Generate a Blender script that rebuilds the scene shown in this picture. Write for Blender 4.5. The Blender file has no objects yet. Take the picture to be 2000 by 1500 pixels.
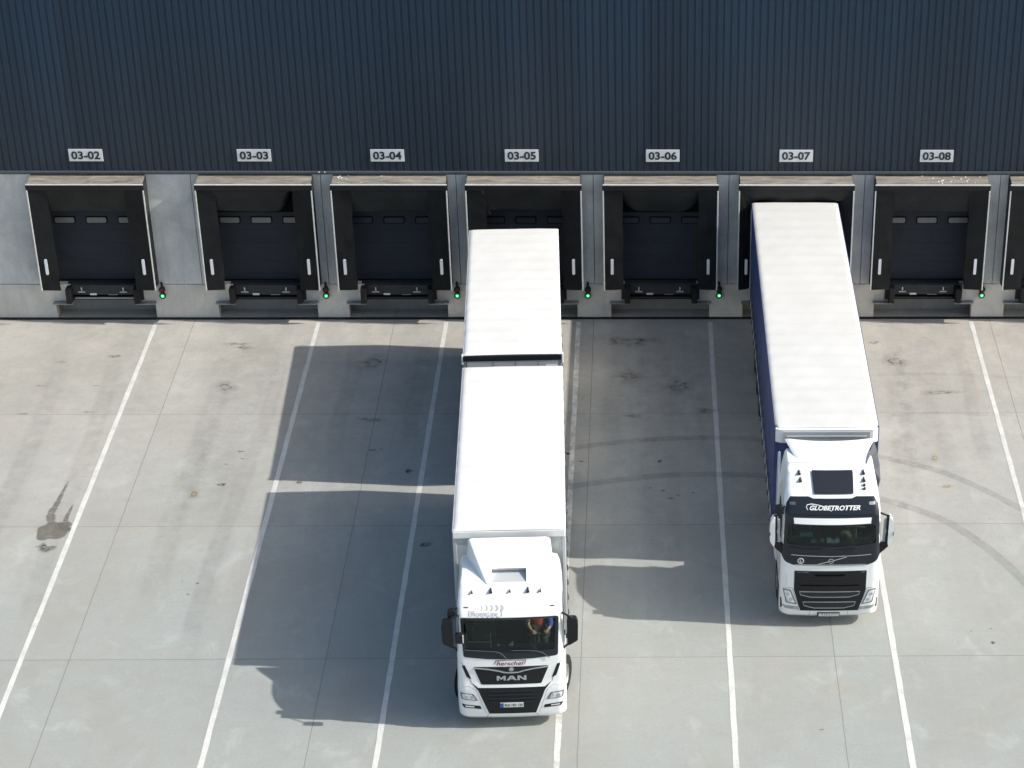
import bpy, bmesh, math, random
from mathutils import Vector, Matrix
C = bpy.context.scene.collection
sc = bpy.context.scene
random.seed(7)
PI = math.pi

# ------------------------------------------------------------------ camera
cd = bpy.data.cameras.new('camera'); cam = bpy.data.objects.new('camera', cd); C.objects.link(cam)
# solved from the parking grid, the wall's verticals and the known size of the lorries
cd.sensor_width = 36; cd.lens = 81.188; cd.clip_start = .5; cd.clip_end = 2000
cd.shift_x = (1000-1382.398)/2000; cd.shift_y = (1103.079-750)/2000
cam.matrix_world = Matrix(((0.99961809, 0.00384518, -0.02736588, 4.0), (-0.0252411, 0.5301813, -0.84750851, -63.693), (0.01125005, 0.84787558, 0.53007588, 30.9504), (0, 0, 0, 1)))
sc.camera = cam
# ------------------------------------------------------------------ world and sun
SUN = Vector((5.43, -0.53, 4.0)).normalized()
w = bpy.data.worlds.new('World'); sc.world = w; w.use_nodes = True
nt = w.node_tree; bg = nt.nodes['Background']
sky = nt.nodes.new('ShaderNodeTexSky'); sky.sky_type = 'NISHITA'; sky.sun_disc = False
sky.sun_elevation = math.asin(SUN.z); sky.sun_rotation = math.atan2(SUN.x, SUN.y)
sky.air_density = 1.0; sky.dust_density = 3.0; sky.ozone_density = 1.2
wb = nt.nodes.new('ShaderNodeVectorMath'); wb.operation = 'MULTIPLY'; wb.inputs[1].default_value = (.985, 1.02, .98)   # small white-balance tint on the sky colour
nt.links.new(sky.outputs[0], wb.inputs[0]); nt.links.new(wb.outputs[0], bg.inputs[0]); bg.inputs[1].default_value = 0.143
sl = bpy.data.lights.new('sun', 'SUN'); sl.energy = 4.2; sl.angle = math.radians(0.55); sl.color = (1.0, 0.957, 0.89)
so = bpy.data.objects.new('sun', sl); C.objects.link(so)
so.rotation_euler = SUN.to_track_quat('Z', 'Y').to_euler(); so.location = (40, -10, 40)
sc.view_settings.view_transform = 'Standard'; sc.view_settings.look = 'None'
sc.view_settings.exposure = 0.5; sc.view_settings.gamma = 1.0; sc.view_settings.use_curve_mapping = False

# ------------------------------------------------------------------ materials
def s2l(v):
    v /= 255.0
    return v/12.92 if v <= .04045 else ((v+.055)/1.055)**2.4
def rgb(r, g, b): return (s2l(r), s2l(g), s2l(b), 1)
class NT:
    def __init__(s, name):
        s.m = bpy.data.materials.new(name); s.m.use_nodes = True; s.t = s.m.node_tree
        s.b = s.t.nodes['Principled BSDF']; s.out = s.t.nodes['Material Output']
    def n(s, ty, **kw):
        n = s.t.nodes.new('ShaderNode'+ty)
        for k, v in kw.items(): setattr(n, k, v)
        return n
    def l(s, a, b): s.t.links.new(a, b)
    def setin(s, node, i, v):
        if isinstance(v, bpy.types.NodeSocket): s.l(v, node.inputs[i])
        else: node.inputs[i].default_value = v
    def math(s, op, a, b=0.0, c=0.0, clamp=False):
        n = s.n('Math', operation=op, use_clamp=clamp)
        for i, v in enumerate((a, b, c)): s.setin(n, i, v)
        return n.outputs[0]
    def mix(s, f, a, b, mode='MIX'):
        n = s.n('Mix', data_type='RGBA', blend_type=mode)
        s.setin(n, 0, f); s.setin(n, 6, a); s.setin(n, 7, b)
        return n.outputs[2]
    def ramp(s, v, *stops):
        n = s.n('ValToRGB'); e = n.color_ramp.elements
        while len(e) < len(stops): e.new(.5)
        for k, (p, c) in enumerate(stops):
            e[k].position = p; e[k].color = c if isinstance(c, tuple) else (c, c, c, 1)
        s.l(v, n.inputs[0]); return n.outputs[0]
    def pos(s, scale=(1, 1, 1), rot=(0, 0, 0)):
        t = s.n('TexCoord'); m = s.n('Mapping'); m.inputs['Scale'].default_value = scale; m.inputs['Rotation'].default_value = rot
        s.l(t.outputs['Object'], m.inputs[0]); return m.outputs[0]
    def noise(s, vec, scale, detail=4, rough=.55, dist=0):
        n = s.n('TexNoise'); n.inputs['Scale'].default_value = scale; n.inputs['Detail'].default_value = detail
        n.inputs['Roughness'].default_value = rough; n.inputs['Distortion'].default_value = dist
        s.l(vec, n.inputs[0]); return n.outputs[0]
    def bump(s, h, strength, dist=.01):
        n = s.n('Bump'); n.inputs['Strength'].default_value = strength; n.inputs['Distance'].default_value = dist
        s.l(h, n.inputs['Height']); s.l(n.outputs[0], s.b.inputs['Normal'])
def plain(name, col, rough=.5, metal=0, coat=0, var=.12, vs=3.0, bump=0, spec=.5):
    m = NT(name); b = m.b
    b.inputs['Roughness'].default_value = rough; b.inputs['Metallic'].default_value = metal
    b.inputs['Coat Weight'].default_value = coat; b.inputs['Coat Roughness'].default_value = .08
    b.inputs['Specular IOR Level'].default_value = spec
    p = m.pos(); nz = m.noise(p, vs, 5, .6)
    lo = tuple(c*(1-var) for c in col[:3])+(1,); hi = tuple(min(1, c*(1+var*.5)) for c in col[:3])+(1,)
    m.l(m.ramp(nz, (.3, lo), (.7, hi)), b.inputs['Base Color'])
    if bump: m.bump(m.noise(p, vs*12, 3), bump)
    return m.m
def emis(name, col, st):
    m = NT(name); m.b.inputs['Base Color'].default_value = col
    m.b.inputs['Emission Color'].default_value = col; m.b.inputs['Emission Strength'].default_value = st
    return m.m
M = {}
M['white'] = plain('white_paint', (.78, .79, .79, 1), .32, coat=.5, var=.05, vs=1.2)
M['white2'] = plain('white_paint_grimy', (.74, .745, .74, 1), .45, coat=.1, var=.10, vs=1.5)
M['black'] = plain('black_plastic', (.010, .011, .014, 1), .45, var=.25, vs=4, spec=.3)
M['gloss_black'] = plain('gloss_black', (.016, .019, .026, 1), .30, coat=.15, var=.1, spec=.3)
M['void'] = plain('dark_interior', (.006, .006, .007, 1), .95, var=.2, spec=.05)
M['rubber'] = plain('rubber', (.016, .016, .017, 1), .8, var=.3, vs=5, spec=.3)
M['chrome'] = plain('bright_trim', (.55, .57, .6, 1), .25, metal=.9, var=.08)
M['steel'] = plain('galvanised_steel', (.36, .37, .38, 1), .45, metal=.6, var=.2, vs=6)
M['alu'] = plain('aluminium_edge', (.62, .62, .60, 1), .4, metal=.35, var=.18, vs=7)
M['grey_panel'] = plain('grey_panel', (.30, .32, .34, 1), .5, var=.12, vs=3)
M['grey_curtain'] = plain('grey_curtain', (.40, .42, .43, 1), .55, var=.08, vs=2, bump=.05)
M['chassis'] = plain('chassis', (.03, .03, .032, 1), .7, var=.3)
M['blue'] = plain('blue_curtain', (.030, .046, .15, 1), .5, var=.15, vs=2)
M['dgrey'] = plain('dark_grey_plastic', (.075, .08, .095, 1), .5, var=.15)
M['hatch'] = plain('smoked_hatch', (.016, .018, .024, 1), .3, coat=.2, var=.1)
M['seat'] = plain('seat_cloth', (.03, .031, .033, 1), .9, var=.2)
M['dash'] = plain('dashboard', (.02, .021, .022, 1), .75, var=.2)
M['lens'] = plain('lamp_lens', (.70, .72, .74, 1), .15, metal=.0, coat=.6, var=.25, vs=14)
M['lamp_dark'] = plain('lamp_dark', (.22, .235, .25, 1), .25, metal=.3, var=.3, vs=20)
M['maroon'] = plain('maroon_letters', (.16, .012, .03, 1), .5, var=.1)
M['letter_black'] = plain('letter_black', (.012, .015, .022, 1), .5, var=.1)
M['letter_grey'] = plain('letter_grey', (.30, .31, .33, 1), .5, var=.1)
M['letter_pale'] = plain('letter_pale_grey', (.38, .39, .40, 1), .5, var=.06)
M['letter_white'] = plain('letter_white', (.75, .76, .76, 1), .4, var=.05)
M['plate'] = plain('plate_white', (.62, .64, .64, 1), .4, var=.05)
M['plate_blue'] = plain('plate_blue', (.02, .08, .35, 1), .4, var=.05)
M['signface'] = plain('sign_face', (.62, .64, .66, 1), .45, var=.06)
M['door'] = plain('door_navy', (.029, .033, .042, 1), .6, var=.12, vs=2, spec=.2)
M['pane_grey'] = plain('milky_pane', (.17, .17, .16, 1), .35, var=.12, vs=8)
M['pane_dark'] = plain('dark_pane', (.020, .024, .034, 1), .4, var=.1, vs=8)
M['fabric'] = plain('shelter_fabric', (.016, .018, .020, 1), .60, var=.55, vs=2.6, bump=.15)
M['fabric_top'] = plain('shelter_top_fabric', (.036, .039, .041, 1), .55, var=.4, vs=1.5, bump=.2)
M['trim_white'] = plain('white_edge_trim', (.62, .62, .60, 1), .45, var=.12, vs=7)
M['reflect'] = plain('reflective_strip', (.72, .73, .75, 1), .4, var=.04)
M['cloth_yellow'] = plain('yellow_cloth', (.05, .052, .012, 1), .8)
M['paper'] = plain('paper', (.70, .71, .70, 1), .8, var=.05)
M['green_card'] = plain('green_card', (.08, .30, .26, 1), .6)
M['skin'] = plain('skin', (.45, .26, .19, 1), .5, var=.08)
M['red_shirt'] = plain('red_shirt', (.62, .06, .02, 1), .8, var=.12)
M['blue_cloth'] = plain('blue_cloth', (.03, .07, .34, 1), .8, var=.15)
M['hair'] = plain('hair', (.03, .02, .015, 1), .7)
M['green_lamp'] = emis('green_lamp', (.01, .55, .13, 1), .45)
M['green_core'] = emis('green_core', (.25, 1.0, .50, 1), 1.2)
M['red_off'] = plain('red_lamp_off', (.10, .012, .012, 1), .25)
M['amber'] = plain('amber_lens', (.5, .18, .02, 1), .3)
M['dropping'] = plain('bird_dropping', (.75, .75, .72, 1), .8)

def tarp(name, col, wave):
    m = NT(name); b = m.b; b.inputs['Roughness'].default_value = .55
    p = m.pos(); n1 = m.noise(p, .9, 5, .6); n2 = m.noise(m.pos((1, .25, 1)), 7, 4, .6)
    a = m.mix(m.ramp(n1, (.35, 0.0), (.7, 1.0)), col, tuple(c*.93 for c in col[:3])+(1,))
    a = m.mix(m.ramp(n2, (.58, 0.0), (.8, .22)), a, tuple(c*.84 for c in col[:3])+(1,))
    # grime gathered along the bows under the sheet, and blown dust towards the edges
    g = m.n('SeparateXYZ'); m.l(p, g.inputs[0]); bw = m.math('SINE', m.math('MULTIPLY_ADD', g.outputs[1], 2*PI/.62, m.math('MULTIPLY', n1, 1.5)))
    a = m.mix(m.math('MULTIPLY', m.ramp(bw, (.55, 0.0), (1.0, 1.0)), m.math('MULTIPLY', n2, .14)), a, (.34, .34, .33, 1))
    m.l(a, b.inputs['Base Color']); m.bump(m.noise(p, 4, 4), wave*.5, .012)
    return m.m
M['tarp'] = tarp('white_tarpaulin', (.615, .61, .60, 1), .25)
M['tarp2'] = tarp('offwhite_tarpaulin', (.575, .57, .555, 1), .25)

def concrete_wall(name, c1, c2, sc_=.8):
    m = NT(name); b = m.b; b.inputs['Roughness'].default_value = .85; b.inputs['Specular IOR Level'].default_value = .25
    n1 = m.noise(m.pos(), sc_, 6, .62, .6); n2 = m.noise(m.pos((6, 6, .5)), 1.1, 5, .6); n3 = m.noise(m.pos(), 14, 4, .6)
    a = m.mix(m.ramp(n1, (.32, 0.0), (.68, 1.0)), c1, c2)
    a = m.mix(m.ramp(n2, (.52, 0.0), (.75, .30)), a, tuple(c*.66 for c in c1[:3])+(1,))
    a = m.mix(m.ramp(n3, (.4, 0.0), (.75, .22)), a, tuple(c*.6 for c in c1[:3])+(1,))
    m.l(a, b.inputs['Base Color']); m.bump(n3, .25, .01); return m.m
M['wall'] = concrete_wall('precast_concrete', (.47, .465, .45, 1), (.70, .695, .675, 1))
M['base'] = concrete_wall('base_concrete', (.55, .515, .465, 1), (.67, .635, .58, 1), 1.4)
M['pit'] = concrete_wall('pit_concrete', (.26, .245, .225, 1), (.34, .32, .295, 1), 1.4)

# shelter top panel: weathered beige sheet with long streaks and grime at its edge
m = NT('shelter_top_sheet'); m.b.inputs['Roughness'].default_value = .8
n1 = m.noise(m.pos((1, 6, 6)), 1.6, 6, .65, .5); n2 = m.noise(m.pos(), 9, 4, .6)
a = m.ramp(n1, (.30, (.085, .078, .070, 1)), (.48, (.19, .172, .150, 1)), (.68, (.30, .262, .215, 1)))
a = m.mix(m.ramp(n2, (.5, 0.0), (.8, .5)), a, (.10, .10, .10, 1))
m.l(a, m.b.inputs['Base Color']); M['top_sheet'] = m.m

# cladding
m = NT('cladding_steel'); m.b.inputs['Roughness'].default_value = .42; m.b.inputs['Specular IOR Level'].default_value = .4
n1 = m.noise(m.pos((4.83, .1, .05)), 1.0, 3, .8); n2 = m.noise(m.pos((1, 1, .3)), .35, 4, .6); n3 = m.noise(m.pos(), 30, 3, .7)
a = m.ramp(n1, (.3, (.005, .021, .046, 1)), (.7, (.0105, .032, .062, 1)))
a = m.mix(m.ramp(n2, (.35, 0.0), (.7, .5)), a, (.013, .026, .043, 1))
a = m.mix(m.ramp(n3, (.72, 0.0), (.8, .5)), a, (.09, .12, .14, 1))
st = m.noise(m.pos((9, 1, .08)), 1.3, 5, .75)
zz = m.n('SeparateXYZ'); m.l(m.pos(), zz.inputs[0]); refl_fade = m.math('MULTIPLY', m.math('MULTIPLY_ADD', zz.outputs[2], -.22, 2.0, clamp=True), m.ramp(n1, (.2, .35), (.8, .85)))
a = m.mix(refl_fade, a, (.022, .027, .034, 1))  # reflection gradient painted into the colour: greyer towards the cladding's foot
a = m.mix(m.ramp(st, (.55, 0.0), (.8, .35)), a, (.045, .060, .075, 1))
cx_ = m.n('SeparateXYZ'); m.l(m.pos(), cx_.inputs[0]); rn = m.n('TexWhiteNoise', noise_dimensions='1D'); m.l(m.math('FLOOR', m.math('MULTIPLY', cx_.outputs[0], 1/1.035)), rn.inputs['W'])
hv = m.n('HueSaturation'); m.l(m.math('MULTIPLY_ADD', rn.outputs[0], .22, .88), hv.inputs['Value']); m.l(a, hv.inputs['Color']); a = hv.outputs[0]
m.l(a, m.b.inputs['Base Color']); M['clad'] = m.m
M['flash'] = plain('flashing', (.085, .10, .125, 1), .45, metal=.2, var=.15, vs=5)

# glass of the cab windows
m = NT('cab_glass'); t = m.t
tr = m.n('BsdfTransparent'); tr.inputs[0].default_value = (.80, .86, .84, 1)
gl = m.n('BsdfGlossy'); gl.inputs['Roughness'].default_value = .03; gl.inputs[0].default_value = (.55, .6, .62, 1)
fr = m.n('Fresnel'); fr.inputs[0].default_value = 1.45
mx = m.n('MixShader'); m.l(fr.outputs[0], mx.inputs[0]); m.l(tr.outputs[0], mx.inputs[1]); m.l(gl.outputs[0], mx.inputs[2])
m.l(mx.outputs[0], m.out.inputs[0]); M['glass'] = m.m

# yard concrete
m = NT('yard_concrete'); b = m.b; b.inputs['Roughness'].default_value = .8; b.inputs['Specular IOR Level'].default_value = .3
g = m.n('NewGeometry'); sp = m.n('SeparateXYZ'); m.l(g.outputs['Position'], sp.inputs[0]); X, Y = sp.outputs[0], sp.outputs[1]
P = m.pos()
big = m.noise(P, .22, 5, .6, .8); mid = m.noise(P, 1.3, 6, .62, .4); fine = m.noise(P, 16, 4, .7)
lane = m.noise(m.pos((1, .10, 1)), .85, 5, .65, .3); broom = m.noise(m.pos((.35, 3.2, 1), (0, 0, .12)), 1.5, 6, .7, .6)
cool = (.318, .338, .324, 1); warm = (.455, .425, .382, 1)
# concrete colour turns warmer and browner towards the docks
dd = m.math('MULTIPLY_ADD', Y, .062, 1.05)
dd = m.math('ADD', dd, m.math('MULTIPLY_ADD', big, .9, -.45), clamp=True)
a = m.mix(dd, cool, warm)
ix = m.math('FLOOR', m.math('MULTIPLY_ADD', X, 1/6.03, -2.5/6.03)); iy = m.math('FLOOR', m.math('MULTIPLY', Y, 1/6.1))
cb = m.n('CombineXYZ'); m.l(ix, cb.inputs[0]); m.l(iy, cb.inputs[1]); wn = m.n('TexWhiteNoise'); m.l(cb.outputs[0], wn.inputs[0])
slab = m.math('MULTIPLY_ADD', wn.outputs[0], .07, .965)
a = m.mix(m.ramp(mid, (.32, 0.0), (.70, .5)), a, (.285, .29, .272, 1))
a = m.mix(m.ramp(lane, (.44, 0.0), (.74, .38)), a, (.27, .265, .25, 1))
a = m.mix(m.ramp(broom, (.50, 0.0), (.78, .22)), a, (.26, .255, .235, 1))
a = m.mix(m.ramp(fine, (.38, 0.0), (.8, .34)), a, (.20, .20, .19, 1))
# pinkish rust bloom in soft patches and pale worn ones
rb = m.noise(P, .55, 4, .6, 1.0)
a = m.mix(m.ramp(rb, (.58, 0.0), (.76, .30)), a, (.40, .345, .305, 1))
m2 = m.noise(P, 4.2, 5, .7, .8)
a = m.mix(m.ramp(m2, (.48, 0.0), (.74, .34)), a, (.25, .25, .235, 1))
pb = m.noise(m.pos((1.3, .8, 1)), .8, 5, .65, .5)
a = m.mix(m.ramp(pb, (.56, 0.0), (.76, .42)), a, (.46, .475, .455, 1))
vb = m.noise(m.pos((1, .6, 1)), .33, 6, .62, 1.4)
a = m.mix(m.ramp(vb, (.46, 0.0), (.74, .42)), a, (.28, .26, .225, 1))
# small dark spots
vo = m.n('TexVoronoi'); vo.inputs['Scale'].default_value = 1.1; m.l(P, vo.inputs[0])
a = m.mix(m.math('MULTIPLY', m.ramp(vo.outputs[0], (.010, 1.0), (.026, 0.0)), .45), a, (.08, .08, .08, 1))
hs = m.n('HueSaturation'); m.l(slab, hs.inputs['Value']); m.l(a, hs.inputs['Color']); a = hs.outputs[0]
# joints between the slabs
def joint(coord, off, per, hw):
    f = m.math('FRACT', m.math('MULTIPLY_ADD', coord, 1/per, -off/per + 40))
    d = m.math('ABSOLUTE', m.math('SUBTRACT', f, .5)); d = m.math('SUBTRACT', .5, d)
    return m.math('LESS_THAN', d, hw/per)
wob = m.noise(P, 1.7, 2)
Xw = m.math('MULTIPLY_ADD', wob, .03, X); Yw = m.math('MULTIPLY_ADD', wob, .03, Y)
j = m.math('MAXIMUM', joint(Xw, 2.5, 6.03, .010), joint(Yw, -.02, 6.1, .010))
a = m.mix(m.math('MULTIPLY', j, .58), a, (.10, .10, .095, 1))
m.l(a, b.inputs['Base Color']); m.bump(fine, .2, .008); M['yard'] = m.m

# road paint: worn, showing concrete through chips
m = NT('road_paint'); b = m.b; b.inputs['Roughness'].default_value = .6
P = m.pos(); n1 = m.noise(P, 2.2, 6, .7); n2 = m.noise(P, 20, 4, .7)
a = m.mix(m.ramp(n1, (.35, 0.0), (.70, .9)), (.62, .62, .59, 1), (.46, .455, .43, 1))
a = m.mix(m.ramp(n2, (.55, 0.0), (.70, .75)), a, (.34, .335, .315, 1))
m.l(a, b.inputs['Base Color'])
M['paint'] = m.m
m = NT('road_paint_worn'); b = m.b; b.inputs['Roughness'].default_value = .7
P = m.pos(); n1 = m.noise(m.pos((1, .7, 1)), 2.6, 6, .75); n2 = m.noise(P, 20, 4, .7)
a = m.mix(m.ramp(n1, (.42, 0.0), (.60, .85)), (.68, .68, .65, 1), (.36, .35, .33, 1))
a = m.mix(m.ramp(n2, (.56, 0.0), (.70, .7)), a, (.26, .25, .24, 1))
m.l(a, b.inputs['Base Color'])
M['paint_worn'] = m.m

def stain_mat(name, col, strength, scale=6, rough=.6, lo=.35, hi=.6):
    m = NT(name); m.b.inputs['Base Color'].default_value = col; m.b.inputs['Roughness'].default_value = rough
    at = m.n('Attribute', attribute_name='fade'); nz = m.noise(m.pos(), scale, 5, .65)
    f = m.math('MULTIPLY', m.math('MULTIPLY', at.outputs['Fac'], m.ramp(nz, (lo, 0.25), (hi, 1.0))), strength, clamp=True)
    tr = m.n('BsdfTransparent'); mx = m.n('MixShader'); m.l(f, mx.inputs[0]); m.l(tr.outputs[0], mx.inputs[1]); m.l(m.b.outputs[0], mx.inputs[2])
    m.l(mx.outputs[0], m.out.inputs[0]); return m.m
M['skid'] = stain_mat('tyre_rubber_mark', (.13, .13, .125, 1), .24, 3, .7, .30, .70)
M['oil'] = stain_mat('wet_spill', (.16, .145, .125, 1), .66, 5, .5, .25, .5)
M['dust'] = stain_mat('dusty_track', (.17, .165, .15, 1), .135, 2.2, .8, .40, .68)
M['drip'] = stain_mat('dark_drips', (.05, .047, .042, 1), .66, 9, .6, .40, .56)
M['scuff'] = stain_mat('brown_scuff', (.17, .15, .13, 1), .34, 5, .8, .42, .66)

# ------------------------------------------------------------------ object helpers
def obj(name, bm, mat, parent=None, smooth=False, sharp=None):
    me = bpy.data.meshes.new(name); bm.normal_update(); bm.to_mesh(me); bm.free()
    if smooth:
        for p in me.polygons: p.use_smooth = True
        if sharp: me.set_sharp_from_angle(angle=math.radians(sharp))
    for x in (mat if isinstance(mat, list) else [mat]): me.materials.append(x if not isinstance(x, str) else M[x])
    o = bpy.data.objects.new(name, me); C.objects.link(o)
    if parent: o.parent = parent
    return o
def tag(o, label=None, cat=None, group=None, kind=None):
    if label: o['label'] = label
    if cat: o['category'] = cat
    if group: o['group'] = group
    if kind: o['kind'] = kind
    return o
def thing(name, label, cat, loc=(0, 0, 0), rz=0, group=None):
    o = bpy.data.objects.new(name, None); C.objects.link(o); o.location = loc; o.rotation_euler = (0, 0, rz)
    o.empty_display_size = .2
    return tag(o, label, cat, group)
def copy_tree(o, parent=None):
    c = o.copy(); C.objects.link(c)
    if parent: c.parent = parent
    for ch in list(o.children): copy_tree(ch, c)
    return c
def nb(): return bmesh.new()
def box(bm, x0, x1, y0, y1, z0, z1, bev=0, seg=2):
    if bev:
        t = bmesh.new(); box(t, x0, x1, y0, y1, z0, z1)
        bmesh.ops.bevel(t, geom=t.edges[:], offset=bev, segments=seg, affect='EDGES', profile=.5)
        me = bpy.data.meshes.new('t'); t.to_mesh(me); t.free(); bm.from_mesh(me); bpy.data.meshes.remove(me); return bm
    v = [bm.verts.new(p) for p in ((x0, y0, z0), (x1, y0, z0), (x1, y1, z0), (x0, y1, z0), (x0, y0, z1), (x1, y0, z1), (x1, y1, z1), (x0, y1, z1))]
    for f in ((0, 3, 2, 1), (4, 5, 6, 7), (0, 1, 5, 4), (1, 2, 6, 5), (2, 3, 7, 6), (3, 0, 4, 7)): bm.faces.new([v[i] for i in f])
    return bm
def bx(*a, **k): return box(nb(), *a, **k)
def cyl(bm, p0, p1, r, r1=None, n=20):
    p0, p1 = Vector(p0), Vector(p1); r1 = r if r1 is None else r1
    q = (p1-p0).to_track_quat('Z', 'Y'); a, b = [], []
    for i in range(n):
        d = q @ Vector((math.cos(2*PI*i/n), math.sin(2*PI*i/n), 0)); a.append(bm.verts.new(p0+d*r)); b.append(bm.verts.new(p1+d*r1))
    for i in range(n): bm.faces.new((a[i], a[(i+1) % n], b[(i+1) % n], b[i]))
    bm.faces.new(a[::-1]); bm.faces.new(b); return bm
def tube(bm, pts, r, n=8):
    pts = [Vector(p) for p in pts]; rings = []
    for i, p in enumerate(pts):
        d = (pts[min(i+1, len(pts)-1)]-pts[max(i-1, 0)]).normalized(); q = d.to_track_quat('Z', 'Y')
        rings.append([bm.verts.new(p+q @ Vector((math.cos(2*PI*k/n)*r, math.sin(2*PI*k/n)*r, 0))) for k in range(n)])
    for a, b in zip(rings, rings[1:]):
        for k in range(n): bm.faces.new((a[k], a[(k+1) % n], b[(k+1) % n], b[k]))
    bm.faces.new(rings[0][::-1]); bm.faces.new(rings[-1]); return bm
def ball(bm, c, r, sz=(1, 1, 1), n=12):
    m = Matrix.Translation(c) @ Matrix.Diagonal((sz[0], sz[1], sz[2], 1))
    bmesh.ops.create_uvsphere(bm, u_segments=n, v_segments=n//2+2, radius=r, matrix=m); return bm
def prism(bm, pts, a, b, axis='y'):
    """2-D polygon pts extruded from a to b along an axis"""
    def P(p, t): return {'y': (p[0], t, p[1]), 'x': (t, p[0], p[1]), 'z': (p[0], p[1], t)}[axis]
    A = [bm.verts.new(P(p, a)) for p in pts]; B = [bm.verts.new(P(p, b)) for p in pts]; n = len(pts)
    bm.faces.new(A); bm.faces.new(B[::-1])
    for i in range(n): bm.faces.new((A[i], B[i], B[(i+1) % n], A[(i+1) % n]))
    bmesh.ops.recalc_face_normals(bm, faces=bm.faces[:]); return bm
def rounded(poly, r=.03, k=4):
    """round the corners of a 2-D polygon"""
    out = []; n = len(poly)
    for i in range(n):
        p, a, b = Vector(poly[i]), Vector(poly[i-1]), Vector(poly[(i+1) % n])
        ra = min(r, (a-p).length*.45); rb = min(r, (b-p).length*.45)
        s, e = p+(a-p).normalized()*ra, p+(b-p).normalized()*rb
        for j in range(k+1):
            t = j/k; out.append(tuple(s*(1-t)**2+p*2*t*(1-t)+e*t*t))
    return out
def text_bm(body, wd, ht, shear=0, bold=0.0, ext=0.0):
    cu = bpy.data.curves.new('t', 'FONT'); cu.body = body; cu.shear = shear; cu.offset = bold; cu.resolution_u = 3; cu.extrude = ext
    o = bpy.data.objects.new('t', cu); C.objects.link(o); bpy.context.view_layer.update()
    me = bpy.data.meshes.new_from_object(o.evaluated_get(bpy.context.evaluated_depsgraph_get()))
    bpy.data.objects.remove(o); bpy.data.curves.remove(cu)
    xs = [v.co.x for v in me.vertices]; ys = [v.co.y for v in me.vertices]
    x0, x1, y0, y1 = min(xs), max(xs), min(ys), max(ys)
    for v in me.vertices: v.co.x = ((v.co.x-x0)/(x1-x0)-.5)*wd; v.co.y = ((v.co.y-y0)/(y1-y0)-.5)*ht
    bm = nb(); bm.from_mesh(me); bpy.data.meshes.remove(me); return bm

# ================================================================== GROUND
def sheet(name, x0, x1, y0, y1, z, mat):
    bm = nb(); v = [bm.verts.new(p) for p in ((x0, y0, z), (x1, y0, z), (x1, y1, z), (x0, y1, z))]; bm.faces.new(v)
    return obj(name, bm, mat)
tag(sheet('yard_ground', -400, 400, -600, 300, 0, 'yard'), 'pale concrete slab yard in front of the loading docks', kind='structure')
for x, mt, wd in ((-10.71, 'paint', .13), (-5.83, 'paint', .13), (-1.98, 'paint', .13), (2.03, 'paint_worn', .14), (6.02, 'paint', .13), (9.95, 'paint', .14), (13.98, 'paint', .13), (17.98, 'paint', .13)):
    bm = nb(); prev = None; n = 60
    for i in range(n+1):
        y = -.28-(27-.28)*i/n; d = wd/2+random.uniform(-.006, .006); ox = random.uniform(-.005, .005)
        a = (bm.verts.new((x+ox-d, y, .004)), bm.verts.new((x+ox+d, y, .004)))
        if prev: bm.faces.new((prev[0], a[0], a[1], prev[1]))
        prev = a
    bmesh.ops.recalc_face_normals(bm, faces=bm.faces[:])
    o = obj('bay_line', bm, mt); tag(o, kind='structure')

def ribbon(name, pts, wd, mat, z=.008, fade=1.0, taper=True, thin=0, **kw):
    pts = [Vector((p[0], p[1], 0)) for p in pts]; fine = []
    for i in range(len(pts)-1):
        p0, p1, p2, p3 = pts[max(i-1, 0)], pts[i], pts[i+1], pts[min(i+2, len(pts)-1)]
        for k in range(8):
            t = k/8; fine.append(.5*((2*p1)+(-p0+p2)*t+(2*p0-5*p1+4*p2-p3)*t*t+(-p0+3*p1-3*p2+p3)*t**3))
    fine.append(pts[-1]); bm = nb(); fl = []; prev = None; n = len(fine)
    for i, p in enumerate(fine):
        d = (fine[min(i+1, n-1)]-fine[max(i-1, 0)]).normalized(); s = Vector((-d.y, d.x, 0))
        e = min(1, i/4, (n-1-i)/4) if taper else 1
        row = []
        for k, (o, f) in enumerate(((-.5, 0), (-.28, 1), (-.1, .8), (.1, .8), (.28, 1), (.5, 0))):
            q = p+s*o*wd*(1-thin*i/n)*(1+(.25*math.sin(i*1.7)*math.sin(i*.6) if thin else 0)); row.append(bm.verts.new((q.x, q.y, z))); fl.append(f*e*fade)
        if prev:
            for k in range(5): bm.faces.new((prev[k], row[k], row[k+1], prev[k+1]))
        prev = row
    bmesh.ops.recalc_face_normals(bm, faces=bm.faces[:])
    o = obj(name, bm, mat); at = o.data.attributes.new('fade', 'FLOAT', 'POINT')
    for i, f in enumerate(fl): at.data[i].value = f
    return tag(o, kind='structure')
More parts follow.
